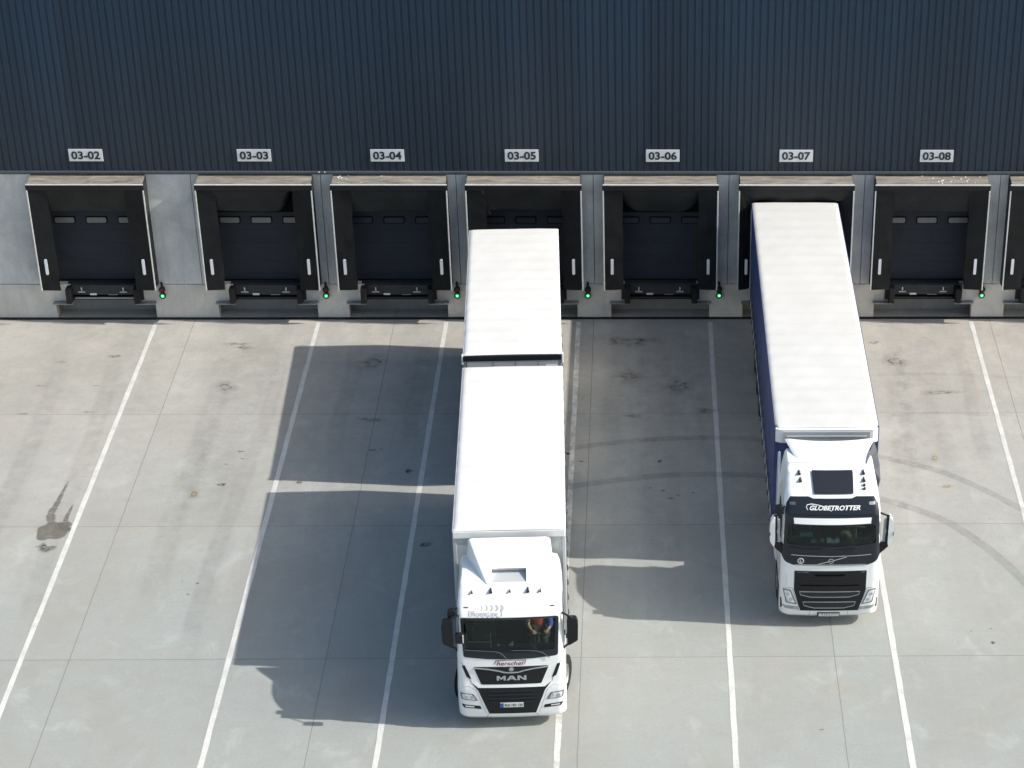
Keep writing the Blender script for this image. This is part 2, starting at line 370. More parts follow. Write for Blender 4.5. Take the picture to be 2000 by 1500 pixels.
def blob(name, cx, cy, rx, ry, mat, z=.008, seed=0, rough=.2, n=40, soft=.3):
    rnd = random.Random(seed); ph = [(rnd.uniform(0, 6.28), rnd.uniform(.3, 1)) for _ in range(7)]
    bm = nb(); fl = []
    rings = []
    for fr, fd in ((0, 1), (.45, 1), (1-soft, 1), (1, 0)):
        row = []
        for i in range(n):
            t = 2*PI*i/n; r = 1+rough*sum(a*math.sin((k+2)*t+p)/(1+k*.35) for k, (p, a) in enumerate(ph))*.6
            row.append(bm.verts.new((cx+rx*r*fr*math.cos(t), cy+ry*r*fr*math.sin(t), z))); fl.append(fd)
            if fr == 0: break
        rings.append(row)
    c = rings[0][0]
    for i in range(n): bm.faces.new((c, rings[1][i], rings[1][(i+1) % n]))
    for a, b in zip(rings[1:], rings[2:]):
        for i in range(n): bm.faces.new((a[i], b[i], b[(i+1) % n], a[(i+1) % n]))
    bmesh.ops.recalc_face_normals(bm, faces=bm.faces[:])
    o = obj(name, bm, mat); at = o.data.attributes.new('fade', 'FLOAT', 'POINT')
    for i, f in enumerate(fl): at.data[i].value = f
    return tag(o, kind='structure')
# turning trucks have left two pairs of rubber arcs
ribbon('tyre_mark', [(1.2, -8.45), (2.06, -8.13), (3.89, -7.71), (6.02, -7.57), (7.29, -7.72), (9.0, -8.15), (10.6, -8.75), (12.32, -9.74), (14.0, -11.6), (15.3, -13.6)], .30, 'skid')
ribbon('tyre_mark', [(1.3, -10.5), (2.25, -10.18), (4.3, -9.7), (5.8, -9.62), (7.33, -9.72), (8.9, -10.2), (10.14, -10.88), (11.66, -11.9), (12.7, -13.31), (13.51, -15.04), (14.0, -16.6)], .34, 'skid')
ribbon('tyre_mark', [(9.9, -3.9), (12.2, -3.75), (14.5, -3.95), (16.5, -4.3)], .22, 'skid', fade=.4)
ribbon('tyre_mark', [(9.9, -6.5), (12.0, -6.2), (14.5, -6.35), (16.5, -6.9)], .22, 'skid', fade=.35)
ribbon('tyre_mark', [(5.2, -13.9), (6.3, -14.7), (8, -15.3)], .3, 'skid', fade=.35)
# dusty wheel tracks running out of the bays
for x0, x1, wd, y0, y1 in ((-13.0, -12.6, .7, -2.0, -22), (-11.5, -10.9, .6, -2.5, -17), (-8.3, -8.1, .8, -1.2, -16), (-6.6, -6.9, .55, -1.5, -19),
                           (-4.6, -4.4, .6, -1.5, -9), (-2.6, -2.4, .6, -1.5, -8), (3.3, 3.1, .7, -.8, -8), (5.4, 5.5, .75, -.8, -9), (11.3, 11.1, .8, -1.5, -12), (13.3, 13.4, .5, -2, -9), (-14.6, -15.2, .8, -3, -15), (4.3, 4.4, 2.2, -.6, -7), (4.2, 4.6, 1.2, -1, -15), (-7.4, -7.6, 1.6, -.8, -12), (11.9, 11.8, 1.8, -.8, -10)):
    ribbon('dusty_track', [(x0, y0), (x0*.7+x1*.3+.1, y0*.7+y1*.3), (x0*.3+x1*.7-.08, y0*.3+y1*.7), (x1, y1)], wd, 'dust', z=.006)
# spill beside the left bay line
blob('spill', -11.22, -12.46, .40, .50, 'oil', seed=3, rough=.22, soft=.10)
blob('spill', -10.95, -12.22, .20, .22, 'oil', z=.009, seed=5, rough=.3, soft=.1)
ribbon('spill', [(-11.32, -12.1), (-11.44, -11.6), (-11.40, -11.1), (-11.38, -10.6), (-11.34, -9.85)], .30, 'oil', z=.010, thin=.85)
ribbon('spill', [(-10.98, -12.1), (-11.0, -11.75), (-10.98, -11.4), (-10.97, -11.1)], .18, 'oil', z=.010, thin=.85)
blob('spill', -11.22, -13.3, .26, .22, 'drip', seed=9, rough=.5, soft=.5)
for k, (x, y, rx, ry) in enumerate(((-7.25, -10.1, .17, .09), (-3.42, -8.24, .11, .09), (-3.2, -8.2, .05, .04), (4.42, -8.9, .09, .09), (12.37, -17.8, .07, .07), (-7.3, -9.0, .08, .04),
        (-2.35, -9.4, .13, .16), (5.3, -10.6, .06, .05), (4.5, -10.5, .07, .05), (4.15, -10.35, .05, .04), (4.9, -10.75, .05, .05), (4.7, -10.9, .12, .05), (-7.5, -14.9, .05, .04), (-7.1, -15.0, .05, .05), (-7.25, -15.5, .06, .04),
        (2.3, -8.9, .12, .05), (12.4, -17.2, .03, .03), (11.9, -17.3, .04, .03), (9.6, -3.8, .05, .03), (-7.0, -8.3, .12, .05), (-6.9, -8.7, .08, .04), (14.6, -12.2, .06, .04), (8.0, -21.3, .08, .03), (-1.6, -13.2, .2, .16), (-5.2, -10.0, .12, .1))):
    blob('oil_drip', x, y, rx*.8, ry*.8, 'drip', z=.012, seed=20+k, rough=.35, soft=.35)
for k, (x, y, rx, ry) in enumerate(((-8.15, -1.75, .5, .13), (-7.8, -2.0, .35, .16), (-11.5, -2.55, .3, .12), (-13.0, -2.9, .2, .07), (-13.3, -4.4, .2, .06), (-11.7, -4.4, .16, .06), (-11.6, -6.0, .22, .06), (-13.4, -6.1, .2, .06), (-6.1, -1.9, .3, .1),
        (3.6, -3.9, .5, .45), (5.0, -4.5, .6, .6), (3.5, -1.6, 1.0, .5), (10.9, -1.7, .25, .14), (11.4, -2.9, .4, .5), (-3.9, -3.0, .5, .5), (-3.6, -6.5, .5, .2), (-8.0, -4.5, .3, .5), (5.8, -6.0, .5, .18), (3.7, -6.3, .35, .12), (12.5, -4.9, .7, .2))):
    blob('scuff', x, y, rx, ry, 'scuff', z=.007, seed=60+k, rough=.4, soft=.7)
m = plain('yellow_dye', (.42, .33, .12, 1), .8)
M['yellow_stain'] = stain_mat('yellow_stain', (.46, .36, .18, 1), .28, 6)
blob('yellow_stain', 11.95, -8.75, .14, .26, 'yellow_stain', seed=91, soft=.7); blob('yellow_stain', -7.9, -10.6, .2, .35, 'yellow_stain', seed=92, soft=.8)
blob('yellow_stain', 12.1, -10.3, .25, .15, 'yellow_stain', seed=93, soft=.8)

# ================================================================== WAREHOUSE
DOCKS = [(-12.22, '03-02', 'grey'), (-7.35, '03-03', 'grey'), (-3.42, '03-04', 'dark'), (.50, '03-05', 'dark'), (4.51, '03-06', 'dark'), (8.50, '03-07', 'dark'), (12.50, '03-08', 'grey'), (16.48, '', 'dark')]
XL, XR, ZB, ZC, ZT, DEPTH = -45., 48., 1.13, 4.67, 12.2, 45.
wh = thing('warehouse', 'long dark blue ribbed warehouse front over a row of grey concrete dock bays', 'warehouse', (0, 0, 0))
# upper precast panels between the doors
DW, DZ = 1.45, 4.12      # door opening
G_ = .008
joints = {-9.25, -5.46, -1.5, 2.53, 6.53, 10.55, 14.57}
def panel(x0, x1, z0, z1, mat='wall', y0=0.0, y1=.20, bev=.006):
    obj('concrete_panel', bx(x0+G_, x1-G_, y0, y1, z0+G_, z1-G_, bev=bev, seg=1), mat, wh)
edges = [XL]
for cx, _, _ in DOCKS: edges += [cx-DW, cx+DW]
edges.append(XR)
for i in range(0, len(edges), 2):
    a, b = edges[i], edges[i+1]
    cuts = [a]+sorted(j for j in joints | {-15.33, -20.9, -26.9, -32.9, -38.9, 23.6, 29.6, 35.6, 41.6} if a+.1 < j < b-.1)+[b]
    for p, q in zip(cuts, cuts[1:]): panel(p, q, ZB, ZC)
for cx, _, _ in DOCKS: panel(cx-DW, cx+DW, DZ, ZC)
# base course: full width walls, with a low pocket under each dock
RW, RZ, CW = 1.49, .58, 1.08
edges = [XL]
for cx, _, _ in DOCKS: edges += [cx-RW, cx+RW]
edges.append(XR)
for i in range(0, len(edges), 2):
    a, b = edges[i], edges[i+1]; n = max(1, round((b-a)/6)); 
    for k in range(n): panel(a+(b-a)*k/n-(G_ if k == 0 else 0), a+(b-a)*(k+1)/n+(G_ if k == n-1 else 0), -.1, ZB, 'base', -.004, .25)
for cx, _, _ in DOCKS:
    for s in (-1, 1):
        x0, x1 = sorted((cx+s*CW, cx+s*RW)); obj('dock_corbel', bx(x0+.001, x1-.001, -.004, .25, RZ, ZB-G_, bev=.006, seg=1), 'base', wh)
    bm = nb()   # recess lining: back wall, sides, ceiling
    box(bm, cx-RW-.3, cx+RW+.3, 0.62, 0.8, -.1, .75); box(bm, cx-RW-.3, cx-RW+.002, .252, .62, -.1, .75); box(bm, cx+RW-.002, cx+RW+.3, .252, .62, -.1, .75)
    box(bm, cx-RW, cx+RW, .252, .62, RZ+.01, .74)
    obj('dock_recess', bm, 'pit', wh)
# backing wall so that joints and gaps are dark and solid
bm = nb(); ed = [XL]
for cx, _, _ in DOCKS: ed += [cx-DW, cx+DW]
ed.append(XR)
for i in range(0, len(ed), 2): box(bm, ed[i], ed[i+1], .26, .40, .8, ZC+.1)
for cx, _, _ in DOCKS: box(bm, cx-DW, cx+DW, .46, .56, .8, ZC+.1)
obj('wall_core', bm, 'chassis', wh)
# cladding
bm = nb(); pitch = .207; prof = ((0, 0), (.134, 0), (.150, .020), (.189, .020)); n = int((XR-XL)/pitch); prev = None
zb, zt = 4.78, ZT
for i in range(n+1):
    for dx, dy in prof:
        x = XL+i*pitch+dx
        if x > XR: break
        a = (bm.verts.new((x, -.06+dy, zb)), bm.verts.new((x, -.06+dy, zt)))
        if prev: bm.faces.new((prev[0], a[0], a[1], prev[1]))
        prev = a
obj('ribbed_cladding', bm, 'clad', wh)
bm = nb(); box(bm, XL, XR, .0, .25, 4.80, ZT-.05); obj('cladding_rail', bm, 'chassis', wh)
bm = nb(); box(bm, XL, XR, -.115, 0, 4.735, 4.79, bev=.004, seg=1); box(bm, XL, XR, -.045, -.0, 4.672, 4.733); obj('flashing', bm, 'flash', wh)
bm = nb(); box(bm, XL-.1, XR+.1, -.12, .3, ZT, ZT+.12, bev=.01); obj('parapet_cap', bm, 'flash', wh)
bm = nb(); box(bm, XL, XR, .3, DEPTH, ZT-.35, ZT-.2); obj('roof', bm, 'grey_panel', wh)
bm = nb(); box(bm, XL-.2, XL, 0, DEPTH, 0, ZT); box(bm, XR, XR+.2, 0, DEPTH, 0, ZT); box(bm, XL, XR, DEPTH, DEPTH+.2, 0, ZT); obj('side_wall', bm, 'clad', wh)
bm = nb(); prev = XL    # drain channel / rubber seal at the foot of the wall
box(bm, XL, XR, -.10, -.006, -.05, .035); obj('base_seal', bm, 'rubber', wh)
# small bright screws along the flashing
for x in (-5.47, -5.3):
    bm = nb(); ball(bm, (x, -.118, 4.77), .018); obj('fixing', bm, 'alu', wh)

# sectional doors
for cx, nm, kind in DOCKS:
    bm = nb(); zz = [1.16, 1.76, 2.36, 2.79, 3.35, 3.92]
    for z0, z1 in zip(zz, zz[1:]):
        for s in range(3):   # three shallow ribs a section
            a = z0+(z1-z0)*s/3; b = z0+(z1-z0)*(s+1)/3
            box(bm, cx-DW+.001, cx+DW-.001, .30+(.0015 if s == 1 else 0), .36, a+(.003 if s == 0 else 0), b-.001)
    d = obj('sectional_door', bm, 'door', wh)
    for k in (-1, 0, 1):
        x = cx+k*.94
        if k: x += 0
        bm = nb(); prism(bm, rounded([(x-.315, 2.98), (x+.315, 2.98), (x+.315, 3.20), (x-.315, 3.20)], .05), .278, .298)
        f = obj('door_window', bm, 'void', d)
        bm = nb(); prism(bm, rounded([(x-.285, 3.005), (x+.285, 3.005), (x+.285, 3.175), (x-.285, 3.175)], .04), .268, .277)
        obj('pane', bm, 'pane_'+kind, f)

# ================================================================== DOCK SHELTERS, LEVELLERS, SIGNS, LIGHTS
def curtain(cx, hx, ztop, zmid, lift_l, lift_r, yt, yb, seed=0, wrink=0.01, rl=.45, rr=.45):
    """top curtain: hangs from ztop, bottom edge at zmid in the middle and lifted towards either end"""
    rnd = random.Random(seed); bm = nb(); nx, nz = 44, 14; rows = []
    ph = [rnd.uniform(0, 6.28) for _ in range(4)]
    for j in range(nz+1):
        row = []
        for i in range(nx+1):
            u = i/nx*2-1; x = cx+hx*u
            cv = lambda d: (lambda q: q**2.0)(max(0, min(1, (rl-d)/(rl-rr))))
            dl = cv((u+1)*hx) if lift_l else 0; dr = cv((1-u)*hx) if lift_r else 0
            zb_ = zmid+lift_l*dl+lift_r*dr+.012*math.sin(5*u+ph[2])
            t = j/nz; z = ztop+(zb_-ztop)*t
            y = yt+(yb-yt)*t**1.3+wrink*(math.sin(7*u+ph[0]+2*t)+.6*math.sin(13*u+ph[1]-3*t))*t - .03*math.sin(PI*t)
            y += .10*(dl+dr)*t
            row.append(bm.verts.new((x, y, z)))
        rows.append(row)
    for a, b in zip(rows, rows[1:]):
        for i in range(nx): bm.faces.new((a[i], a[i+1], b[i+1], b[i]))
    bmesh.ops.solidify(bm, geom=bm.faces[:], thickness=.012); bmesh.ops.recalc_face_normals(bm, faces=bm.faces[:])
    return bm
SH = {0: (0, 0, -.42, 'straight drooping top curtain'), 1: (0, .55, -.42, 'top curtain rounded up at its right corner'), 2: (0, 0, -.40, 'level top curtain'), 3: (0, 0, -.36, ''),
      4: (.62, .62, -.40, 'sagging top curtain curled up at both corners'), 5: (0, 0, -.2, ''), 6: (0, 0, -.42, ''), 7: (0, .3, -.4, '')}
SLAB = ['black dock shelter under the sign 03-02, far left of the row', 'black dock shelter under the sign 03-03, its top curtain rounded up at the right',
        'black dock shelter under the sign 03-04, left of the one behind the white drawbar trailer', 'black dock shelter under the sign 03-05, partly hidden by the trailer of the red-lettered lorry',
        'empty black dock shelter under the sign 03-06 with a sagging curled top curtain', 'black dock shelter under the sign 03-07 with the long semi-trailer docked in it',
        'black dock shelter under the sign 03-08 with bird droppings on its top', 'black dock shelter cut off by the right edge of the picture']
Y0 = -.60; HW = 1.675
for i, (cx, nm, kind) in enumerate(DOCKS):
    t = thing('dock_shelter', SLAB[i], 'dock shelter', (cx, 0, 1.2), 0, 'black dock shelters along the wall')
    def part(name, bm, mat, par=None, **kw):
        o = obj(name, bm, mat, par or t, **kw)
        if par is None or par is t: o.location = (-cx, 0, -1.2)
        return o
    # roof sheet with a front rim
    bm = nb(); prism(bm, [(-.002, 4.66), (-.565, 4.60), (-.565, 4.56), (-.002, 4.60)], cx-HW+.02, cx+HW-.02, 'x'); 
    top = part('top_sheet', bm, 'top_sheet')
    part('header_frame', bx(cx-HW-.03, cx+HW+.03, Y0, Y0+.035, 4.40, 4.555, bev=.008), 'black')
    part('header_trim', bx(cx-HW-.02, cx+HW+.02, Y0-.012, Y0+.03, 4.557, 4.592, bev=.006), 'trim_white')
    for s in (-1, 1):
        xa, xb = sorted((cx+s*HW, cx+s*(HW-.62))); dz = random.uniform(-.02, .02)
        # outer side cheek
        bm = nb(); prism(bm, [(-.002, 4.60), (Y0+.03, 4.555), (Y0+.03, 1.26), (-.002, 1.16)], cx+s*(HW-.012)-.012, cx+s*(HW-.012)+.012, 'x'); part('side_cheek', bm, 'fabric')
        # front curtain, slightly bellied
        bm = nb(); nx, nz = 8, 24; rows = []; ph = random.uniform(0, 6)
        for j in range(nz+1):
            z = 1.20+(4.42-1.20)*j/nz; row = []
            for k in range(nx+1):
                u = k/nx; x = cx+s*(HW-.02-(.54+.012*math.sin(5*z+ph))*u)
                row.append(bm.verts.new((x, Y0+.018+(.36 if i == 5 else .035)*u**2+.012*math.sin(3*z+ph+3*u)*u, z+dz*u*(j == 0))))
            rows.append(row)
        for a, b in zip(rows, rows[1:]):
            for k in range(nx): bm.faces.new((a[k], a[k+1], b[k+1], b[k]))
        bmesh.ops.solidify(bm, geom=bm.faces[:], thickness=.012); bmesh.ops.recalc_face_normals(bm, faces=bm.faces[:])
        cu = part('side_curtain', bm, 'fabric', smooth=True, sharp=40)
        part('edge_trim', bx(*sorted((cx+s*(HW-.012), cx+s*(HW+.024))), Y0-.01, Y0+.012, 1.20, 4.39, bev=.004, seg=1), 'trim_white')
        xs = cx+s*(HW-.255) if s > 0 else cx+s*(HW-.235)
        bm = nb(); prism(bm, rounded([(xs-.042, 1.72), (xs+.042, 1.72), (xs+.042, 2.22), (xs-.042, 2.22)], .035), Y0-.012, Y0+.006); part('reflective_strip', bm, 'reflect')
    ll, lr, dy, _ = SH[i]
    zm = {5: 4.02, 3: 3.72}.get(i, 3.66)
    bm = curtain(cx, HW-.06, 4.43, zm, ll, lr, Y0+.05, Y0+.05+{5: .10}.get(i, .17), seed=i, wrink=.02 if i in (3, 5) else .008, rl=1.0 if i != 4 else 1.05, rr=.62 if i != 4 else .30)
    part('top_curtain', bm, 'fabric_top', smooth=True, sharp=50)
    if i in (1, 4): part('shade_backing', bx(cx-HW+.05, cx+HW-.05, -.10, -.03, 3.50, 4.5, bev=.02), 'void')  # black board stands in for the shade inside the shelter head
    if i == 3:   # loose folded flap at the left of the top curtain
        bm = nb(); P = [(cx-1.42, -.53, 4.42), (cx-1.18, -.57, 4.40), (cx-1.08, -.50, 3.95), (cx-.98, -.50, 3.62), (cx-1.12, -.47, 3.62), (cx-1.3, -.47, 3.9)]
        v = [bm.verts.new(p) for p in P]; bm.faces.new(v); bmesh.ops.triangulate(bm, faces=bm.faces[:]); bmesh.ops.subdivide_edges(bm, edges=bm.edges[:], cuts=3, use_grid_fill=True, smooth=.3)
        bmesh.ops.solidify(bm, geom=bm.faces[:], thickness=.01); part('torn_flap', bm, 'gloss_black', smooth=True)
    if i in (2, 6):
        rnd = random.Random(i)
        for k in range(9 if i == 2 else 14):
            x = cx+(rnd.gauss(-1.3, .22) if i == 2 and k < 8 else rnd.gauss(.9, .35) if i == 6 and k < 10 else rnd.uniform(-1, 1)); x = min(max(x, cx-1.6), cx+1.6)
            y = rnd.uniform(-.52, -.05); r = rnd.uniform(.012, .03)
            bm = nb(); ball(bm, (x, y, 4.665+.106*y), r, (1, 1.6, .25), 8); part('bird_dropping', bm, 'dropping', top)
            bpy.data.objects[-1] if False else None
    # ---------------- leveller
    t = thing('dock_leveller', ['steel dock leveller and bumpers in the bay below '+n for n in ('03-02', '03-03', '03-04', '03-05', '03-06', '03-07', '03-08')][i] if i < 7 else 'steel dock leveller at the right edge of the picture', 'dock leveller', (cx, 0, .6), 0, 'dock levellers under the doors')
    def part(name, bm, mat, par=None, **kw):
        o = obj(name, bm, mat, par or t, **kw)
        if par is None: o.location = (-cx, 0, -.6)
        return o
    bm = nb(); box(bm, cx-CW+.01, cx+CW-.01, .02, .29, 1.08, 1.14, bev=.008); part('platform', bm, 'chassis')
    bm = nb(); box(bm, cx-CW+.16, cx+CW-.16, -.035, .015, .80, 1.12, bev=.01); part('lip', bm, 'chassis')
    bm = nb(); box(bm, cx-CW+.02, cx+CW-.02, .06, .24, RZ+.02, 1.06); part('front_frame', bm, 'void')
    bm = nb(); box(bm, cx-CW+.18, cx+CW-.18, -.012, .055, .655, .70, bev=.006); part('toe_beam', bm, 'steel' if i == 0 else 'chassis')
    for s in (-1, 1):
        x = cx+s*.62-.03
        bm = nb(); box(bm, x-.02, x+.02, -.06, -.04, .93, 1.05, bev=.004, seg=1); box(bm, x-.11, x+.11, -.10, -.04, .90, .925, bev=.004, seg=1); part('lip_support', bm, 'alu')
        # rubber bumper on a steel plate, on a bracket shelf
        xb = cx+s*(CW+(.0 if s < 0 else .03)); 
        bm = nb(); box(bm, min(xb, xb-s*.17), max(xb, xb-s*.17), -.36, -.03, .63, 1.12, bev=.035, seg=3); part('bumper', bm, 'rubber')
        bm = nb(); box(bm, *sorted((cx+s*(CW-.1), cx+s*(CW+.10))), -.028, -.006, .62, 1.15, bev=.004, seg=1); part('bumper_plate', bm, 'alu' if (i < 3 and s < 0) else 'chassis')
        bm = nb(); box(bm, *sorted((cx+s*.94, cx+s*(RW+.05))), -.20, -.006, .545, .575, bev=.006, seg=1)
        prism(bm, [(-.2, .576), (-.006, .576), (-.006, .62), (-.2, .60)], cx+s*.96-.01, cx+s*.96+.01, 'x'); part('shelf_bracket', bm, 'steel')
    bm = nb(); box(bm, cx-.42, cx-.22, -.052, -.037, .795, .855, bev=.004, seg=1); part('type_plate', bm, 'plate')
    bm = nb(); box(bm, cx+.12, cx+.40, -.05, -.037, .80, .815); part('grab_slot', bm, 'steel')
    # ---------------- number sign
    if nm:
        sx = {0: -12.18, 1: -7.315, 2: -3.45, 3: .46, 4: 4.575, 5: 8.485, 6: 12.615}[i]
        t = thing('number_sign', 'white rectangular sign lettered '+nm+' on the dark cladding', 'sign', (sx, -.07, 5.28), 0, 'bay number signs')
        o = obj('sign_plate', bx(-.49, .49, -.022, 0, -.185, .185, bev=.004, seg=1), 'signface', t)
        bm = text_bm(nm, .83, .25, bold=.030, ext=.001); bmesh.ops.rotate(bm, verts=bm.verts[:], matrix=Matrix.Rotation(PI/2, 3, 'X')); bmesh.ops.translate(bm, verts=bm.verts[:], vec=(0, -.026, 0)); obj('sign_number', bm, 'letter_black', t)
    # ---------------- signal light
    lx = [-10.46, -5.56, -1.62, 2.32, 6.29, 10.3, 14.27, 18.3][i]
    if i in (5, 7): continue
    t = thing('signal_light', ('green lit dock signal light on the concrete pier right of bay ' + nm), 'signal light', (lx, -.005, .80), 0, 'green dock signal lights')
    bm = nb(); box(bm, -.05, .05, -.05, 0, -.05, .27, bev=.01); cyl(bm, (0, -.06, .31), (0, -.06, .40), .035); ball(bm, (0, -.06, .40), .036); obj('back_box', bm, 'black', t)
    for z, mt in ((0, 'green_lamp'), (.20, 'red_off')):
        bm = nb(); cyl(bm, (0, -.12, z), (0, -.05, z), .098, .09, 24); h = obj('lamp_housing', bm, 'black', t)
        bm = nb(); cyl(bm, (0, -.132, z), (0, -.121, z), .055, .062, 24); L = obj('lamp_lens', bm, mt, h)
        bm = nb(); n_ = 12
        if z == 0:
            cyl(bm, (.0, -.138, .0), (.0, -.133, .0), .034, .036, 16); obj('lamp_glow', bm, 'green_core', h)

# cab body profiles
class Cab:
    def __init__(s, nodes, rear, bow, rr=.06):
        # nodes: z, front y, half width, corner radius
        s.rear=rear; s.bow=bow; s.rr=rr
        s.tab=[]
        n=len(nodes)
        for i in range(n-1):
            p=[nodes[max(i-1,0)],nodes[i],nodes[i+1],nodes[min(i+2,n-1)]]
            dz=nodes[i+1][0]-nodes[i][0]; k=max(1,int(round((dz+abs(nodes[i+1][1]-nodes[i][1]))/.035)))
            for j in range(k):
                t=j/k; row=[]
                for c in range(4):
                    a,b,c2,d=[q[c] for q in p]
                    v=.5*((2*b)+(-a+c2)*t+(2*a-5*b+4*c2-d)*t*t+(-a+3*b-3*c2+d)*t**3) if c else b+(c2-b)*t
                    lo,hi=min(b,c2),max(b,c2)
                    row.append(min(max(v,lo-.01),hi+.01) if c else v)
                s.tab.append(row)
        s.tab.append(list(nodes[-1]))
    def at(s,z):
        T=s.tab
        if z<=T[0][0]: return T[0]
        for i in range(len(T)-1):
            if z<=T[i+1][0]:
                t=(z-T[i][0])/max(1e-9,T[i+1][0]-T[i][0])
                return [a+(b-a)*t for a,b in zip(T[i],T[i+1])]
        return T[-1]
    def front(s,x,row):
        z,f,w,r=row; ax=min(abs(x),w); m=w-r
        if ax<=m: return f+s.bow*(ax/w)**2
        return f+s.bow*(m/w)**2+2*s.bow*m/w/w*(ax-m)*.5+r-math.sqrt(max(0,r*r-(ax-m)**2))
    def F(s,x,z): return s.front(x,s.at(z))
    def W(s,z): return s.at(z)[2]
    def G(s,x,y):   # roof height where the front/roof line reaches y
        best=s.tab[-1][0]
        lo,hi=2.0,s.tab[-1][0]
        if s.F(x,hi)<y: return hi
        for _ in range(40):
            m=(lo+hi)/2
            if s.F(x,m)<y: lo=m
            else: hi=m
        return lo
MAN=Cab([(.27,.10,1.17,.25),(.36,.02,1.21,.22),(.6,0,1.22,.2),(1.1,0,1.22,.2),(1.3,.03,1.21,.18),(1.7,.05,1.20,.16),(1.95,.07,1.195,.15),(2.4,.12,1.185,.14),(2.9,.2,1.17,.14),(3.02,.27,1.155,.14),(3.14,.40,1.14,.16),(3.25,.58,1.12,.2),(3.33,.80,1.09,.2),(3.38,1.1,1.06,.2),(3.40,1.3,.98,.2)],2.06,.05)
VOL=Cab([(.27,.12,1.14,.28),(.36,.03,1.19,.25),(.6,0,1.2,.24),(1.1,0,1.2,.22),(1.6,.01,1.195,.2),(2.2,.03,1.19,.18),(2.87,.08,1.17,.17),(3.1,.15,1.15,.17),(3.3,.28,1.13,.18),(3.48,.45,1.10,.2),(3.62,.7,1.07,.2),(3.74,.98,1.04,.2),(3.80,1.25,1.0,.2)],2.1,.06)

# ================================================================== CAB TOOLS
def shell(cab, hole=None, ins=0.0, zmin=0, arch=.80, archz=1.08, side=None):
    bm = nb(); rows = []
    src = [r for r in cab.tab if r[0] >= zmin]; out = []
    for i, r in enumerate(src):
        out.append((r, arch if r[0] < archz else cab.rear))
        if r[0] < archz and i+1 < len(src) and src[i+1][0] >= archz: out.append(([archz]+r[1:], arch)); out.append(([archz]+r[1:], cab.rear))
    for (z, f, w, r), rear in out:
        f += ins; w -= ins; r = max(.05, r-ins*.5); m = w-r; rear = rear-ins
        zz = z-(ins if z > cab.tab[-1][0]-.3 else 0)
        b = f+cab.bow*(m/w)**2; pts = []
        for k in range(37): pts.append((-w, rear+(b+r-rear)*k/36))
        for k in range(1, 9):
            a = PI/2*(1-k/8); pts.append((-(m+r*math.sin(a)), b+r-r*math.cos(a)))
        for k in range(1, 80):
            x = -m+2*m*k/80; pts.append((x, f+cab.bow*(x/w)**2))
        for k in range(9):
            a = PI/2*k/8; pts.append((m+r*math.sin(a), b+r-r*math.cos(a)))
        for k in range(1, 37): pts.append((w, b+r+(rear-b-r)*k/36))
        rows.append([bm.verts.new((x, y, zz)) for x, y in pts])
    n = len(rows[0])
    for a, b in zip(rows, rows[1:]):
        for k in range(n-1):
            c = (a[k].co+b[k+1].co)/2
            if hole and c.y < .7 and abs(c.x) < 1.2 and 36 < k < n-37 and hole(c.x, c.z): continue
            if side and (k < 36 or k > n-38) and side(c.y, c.z): continue
            bm.faces.new((a[k], a[k+1], b[k+1], b[k]))
        bm.faces.new((a[n-1], a[0], b[0], b[n-1]))
    bm.faces.new(rows[-1]); bm.faces.new(rows[0][::-1])
    return bm
def inpoly(poly):
    def f(x, z):
        r = False; n = len(poly)
        for i in range(n):
            (x1, z1), (x2, z2) = poly[i], poly[(i+1) % n]
            if (z1 > z) != (z2 > z) and x < (x2-x1)*(z-z1)/(z2-z1)+x1: r = not r
        return r
    return f
def area2(p): return sum(p[i-1][0]*p[i][1]-p[i][0]*p[i-1][1] for i in range(len(p)))
def patch(cab, poly, off=.004, th=.012, step=.04, bm=None, surf=None):
    """thin panel lying on the cab's skin; poly in (x, z) seen from the front"""
    own = bm or nb(); t = nb(); pts = poly if area2(poly) > 0 else poly[::-1]
    t.faces.new([t.verts.new((x, 0, z)) for x, z in pts])
    xs = [p[0] for p in pts]; zs = [p[1] for p in pts]
    k = math.floor(min(xs)/step)+1
    while k*step < max(xs): bmesh.ops.bisect_plane(t, geom=t.verts[:]+t.edges[:]+t.faces[:], plane_co=(k*step, 0, 0), plane_no=(1, 0, 0)); k += 1
    k = math.floor(min(zs)/step)+1
    while k*step < max(zs): bmesh.ops.bisect_plane(t, geom=t.verts[:]+t.edges[:]+t.faces[:], plane_co=(0, 0, k*step), plane_no=(0, 0, 1)); k += 1
    S = surf or (lambda x, z: (x, cab.F(x, z), z))
    def nrm(x, z):
        e = .004; a = Vector(S(x+e, z))-Vector(S(x-e, z)); b = Vector(S(x, z+e))-Vector(S(x, z-e)); n = b.cross(a)
        return -n.normalized() if n.length > 1e-9 else Vector((0, -1, 0))
    fr, bk = {}, {}
    for v in t.verts:
        p = Vector(S(v.co.x, v.co.z)); n = nrm(v.co.x, v.co.z); 
        fr[v] = own.verts.new(p+n*off); bk[v] = own.verts.new(p+n*(off-th))
    for f in t.faces: own.faces.new([fr[v] for v in f.verts]); own.faces.new([bk[v] for v in reversed(f.verts[:])])
    for e in t.edges:
        if len(e.link_faces) == 1:
            a, b = e.verts; own.faces.new((fr[a], fr[b], bk[b], bk[a]))
    t.free(); bmesh.ops.recalc_face_normals(own, faces=own.faces[:]); return own
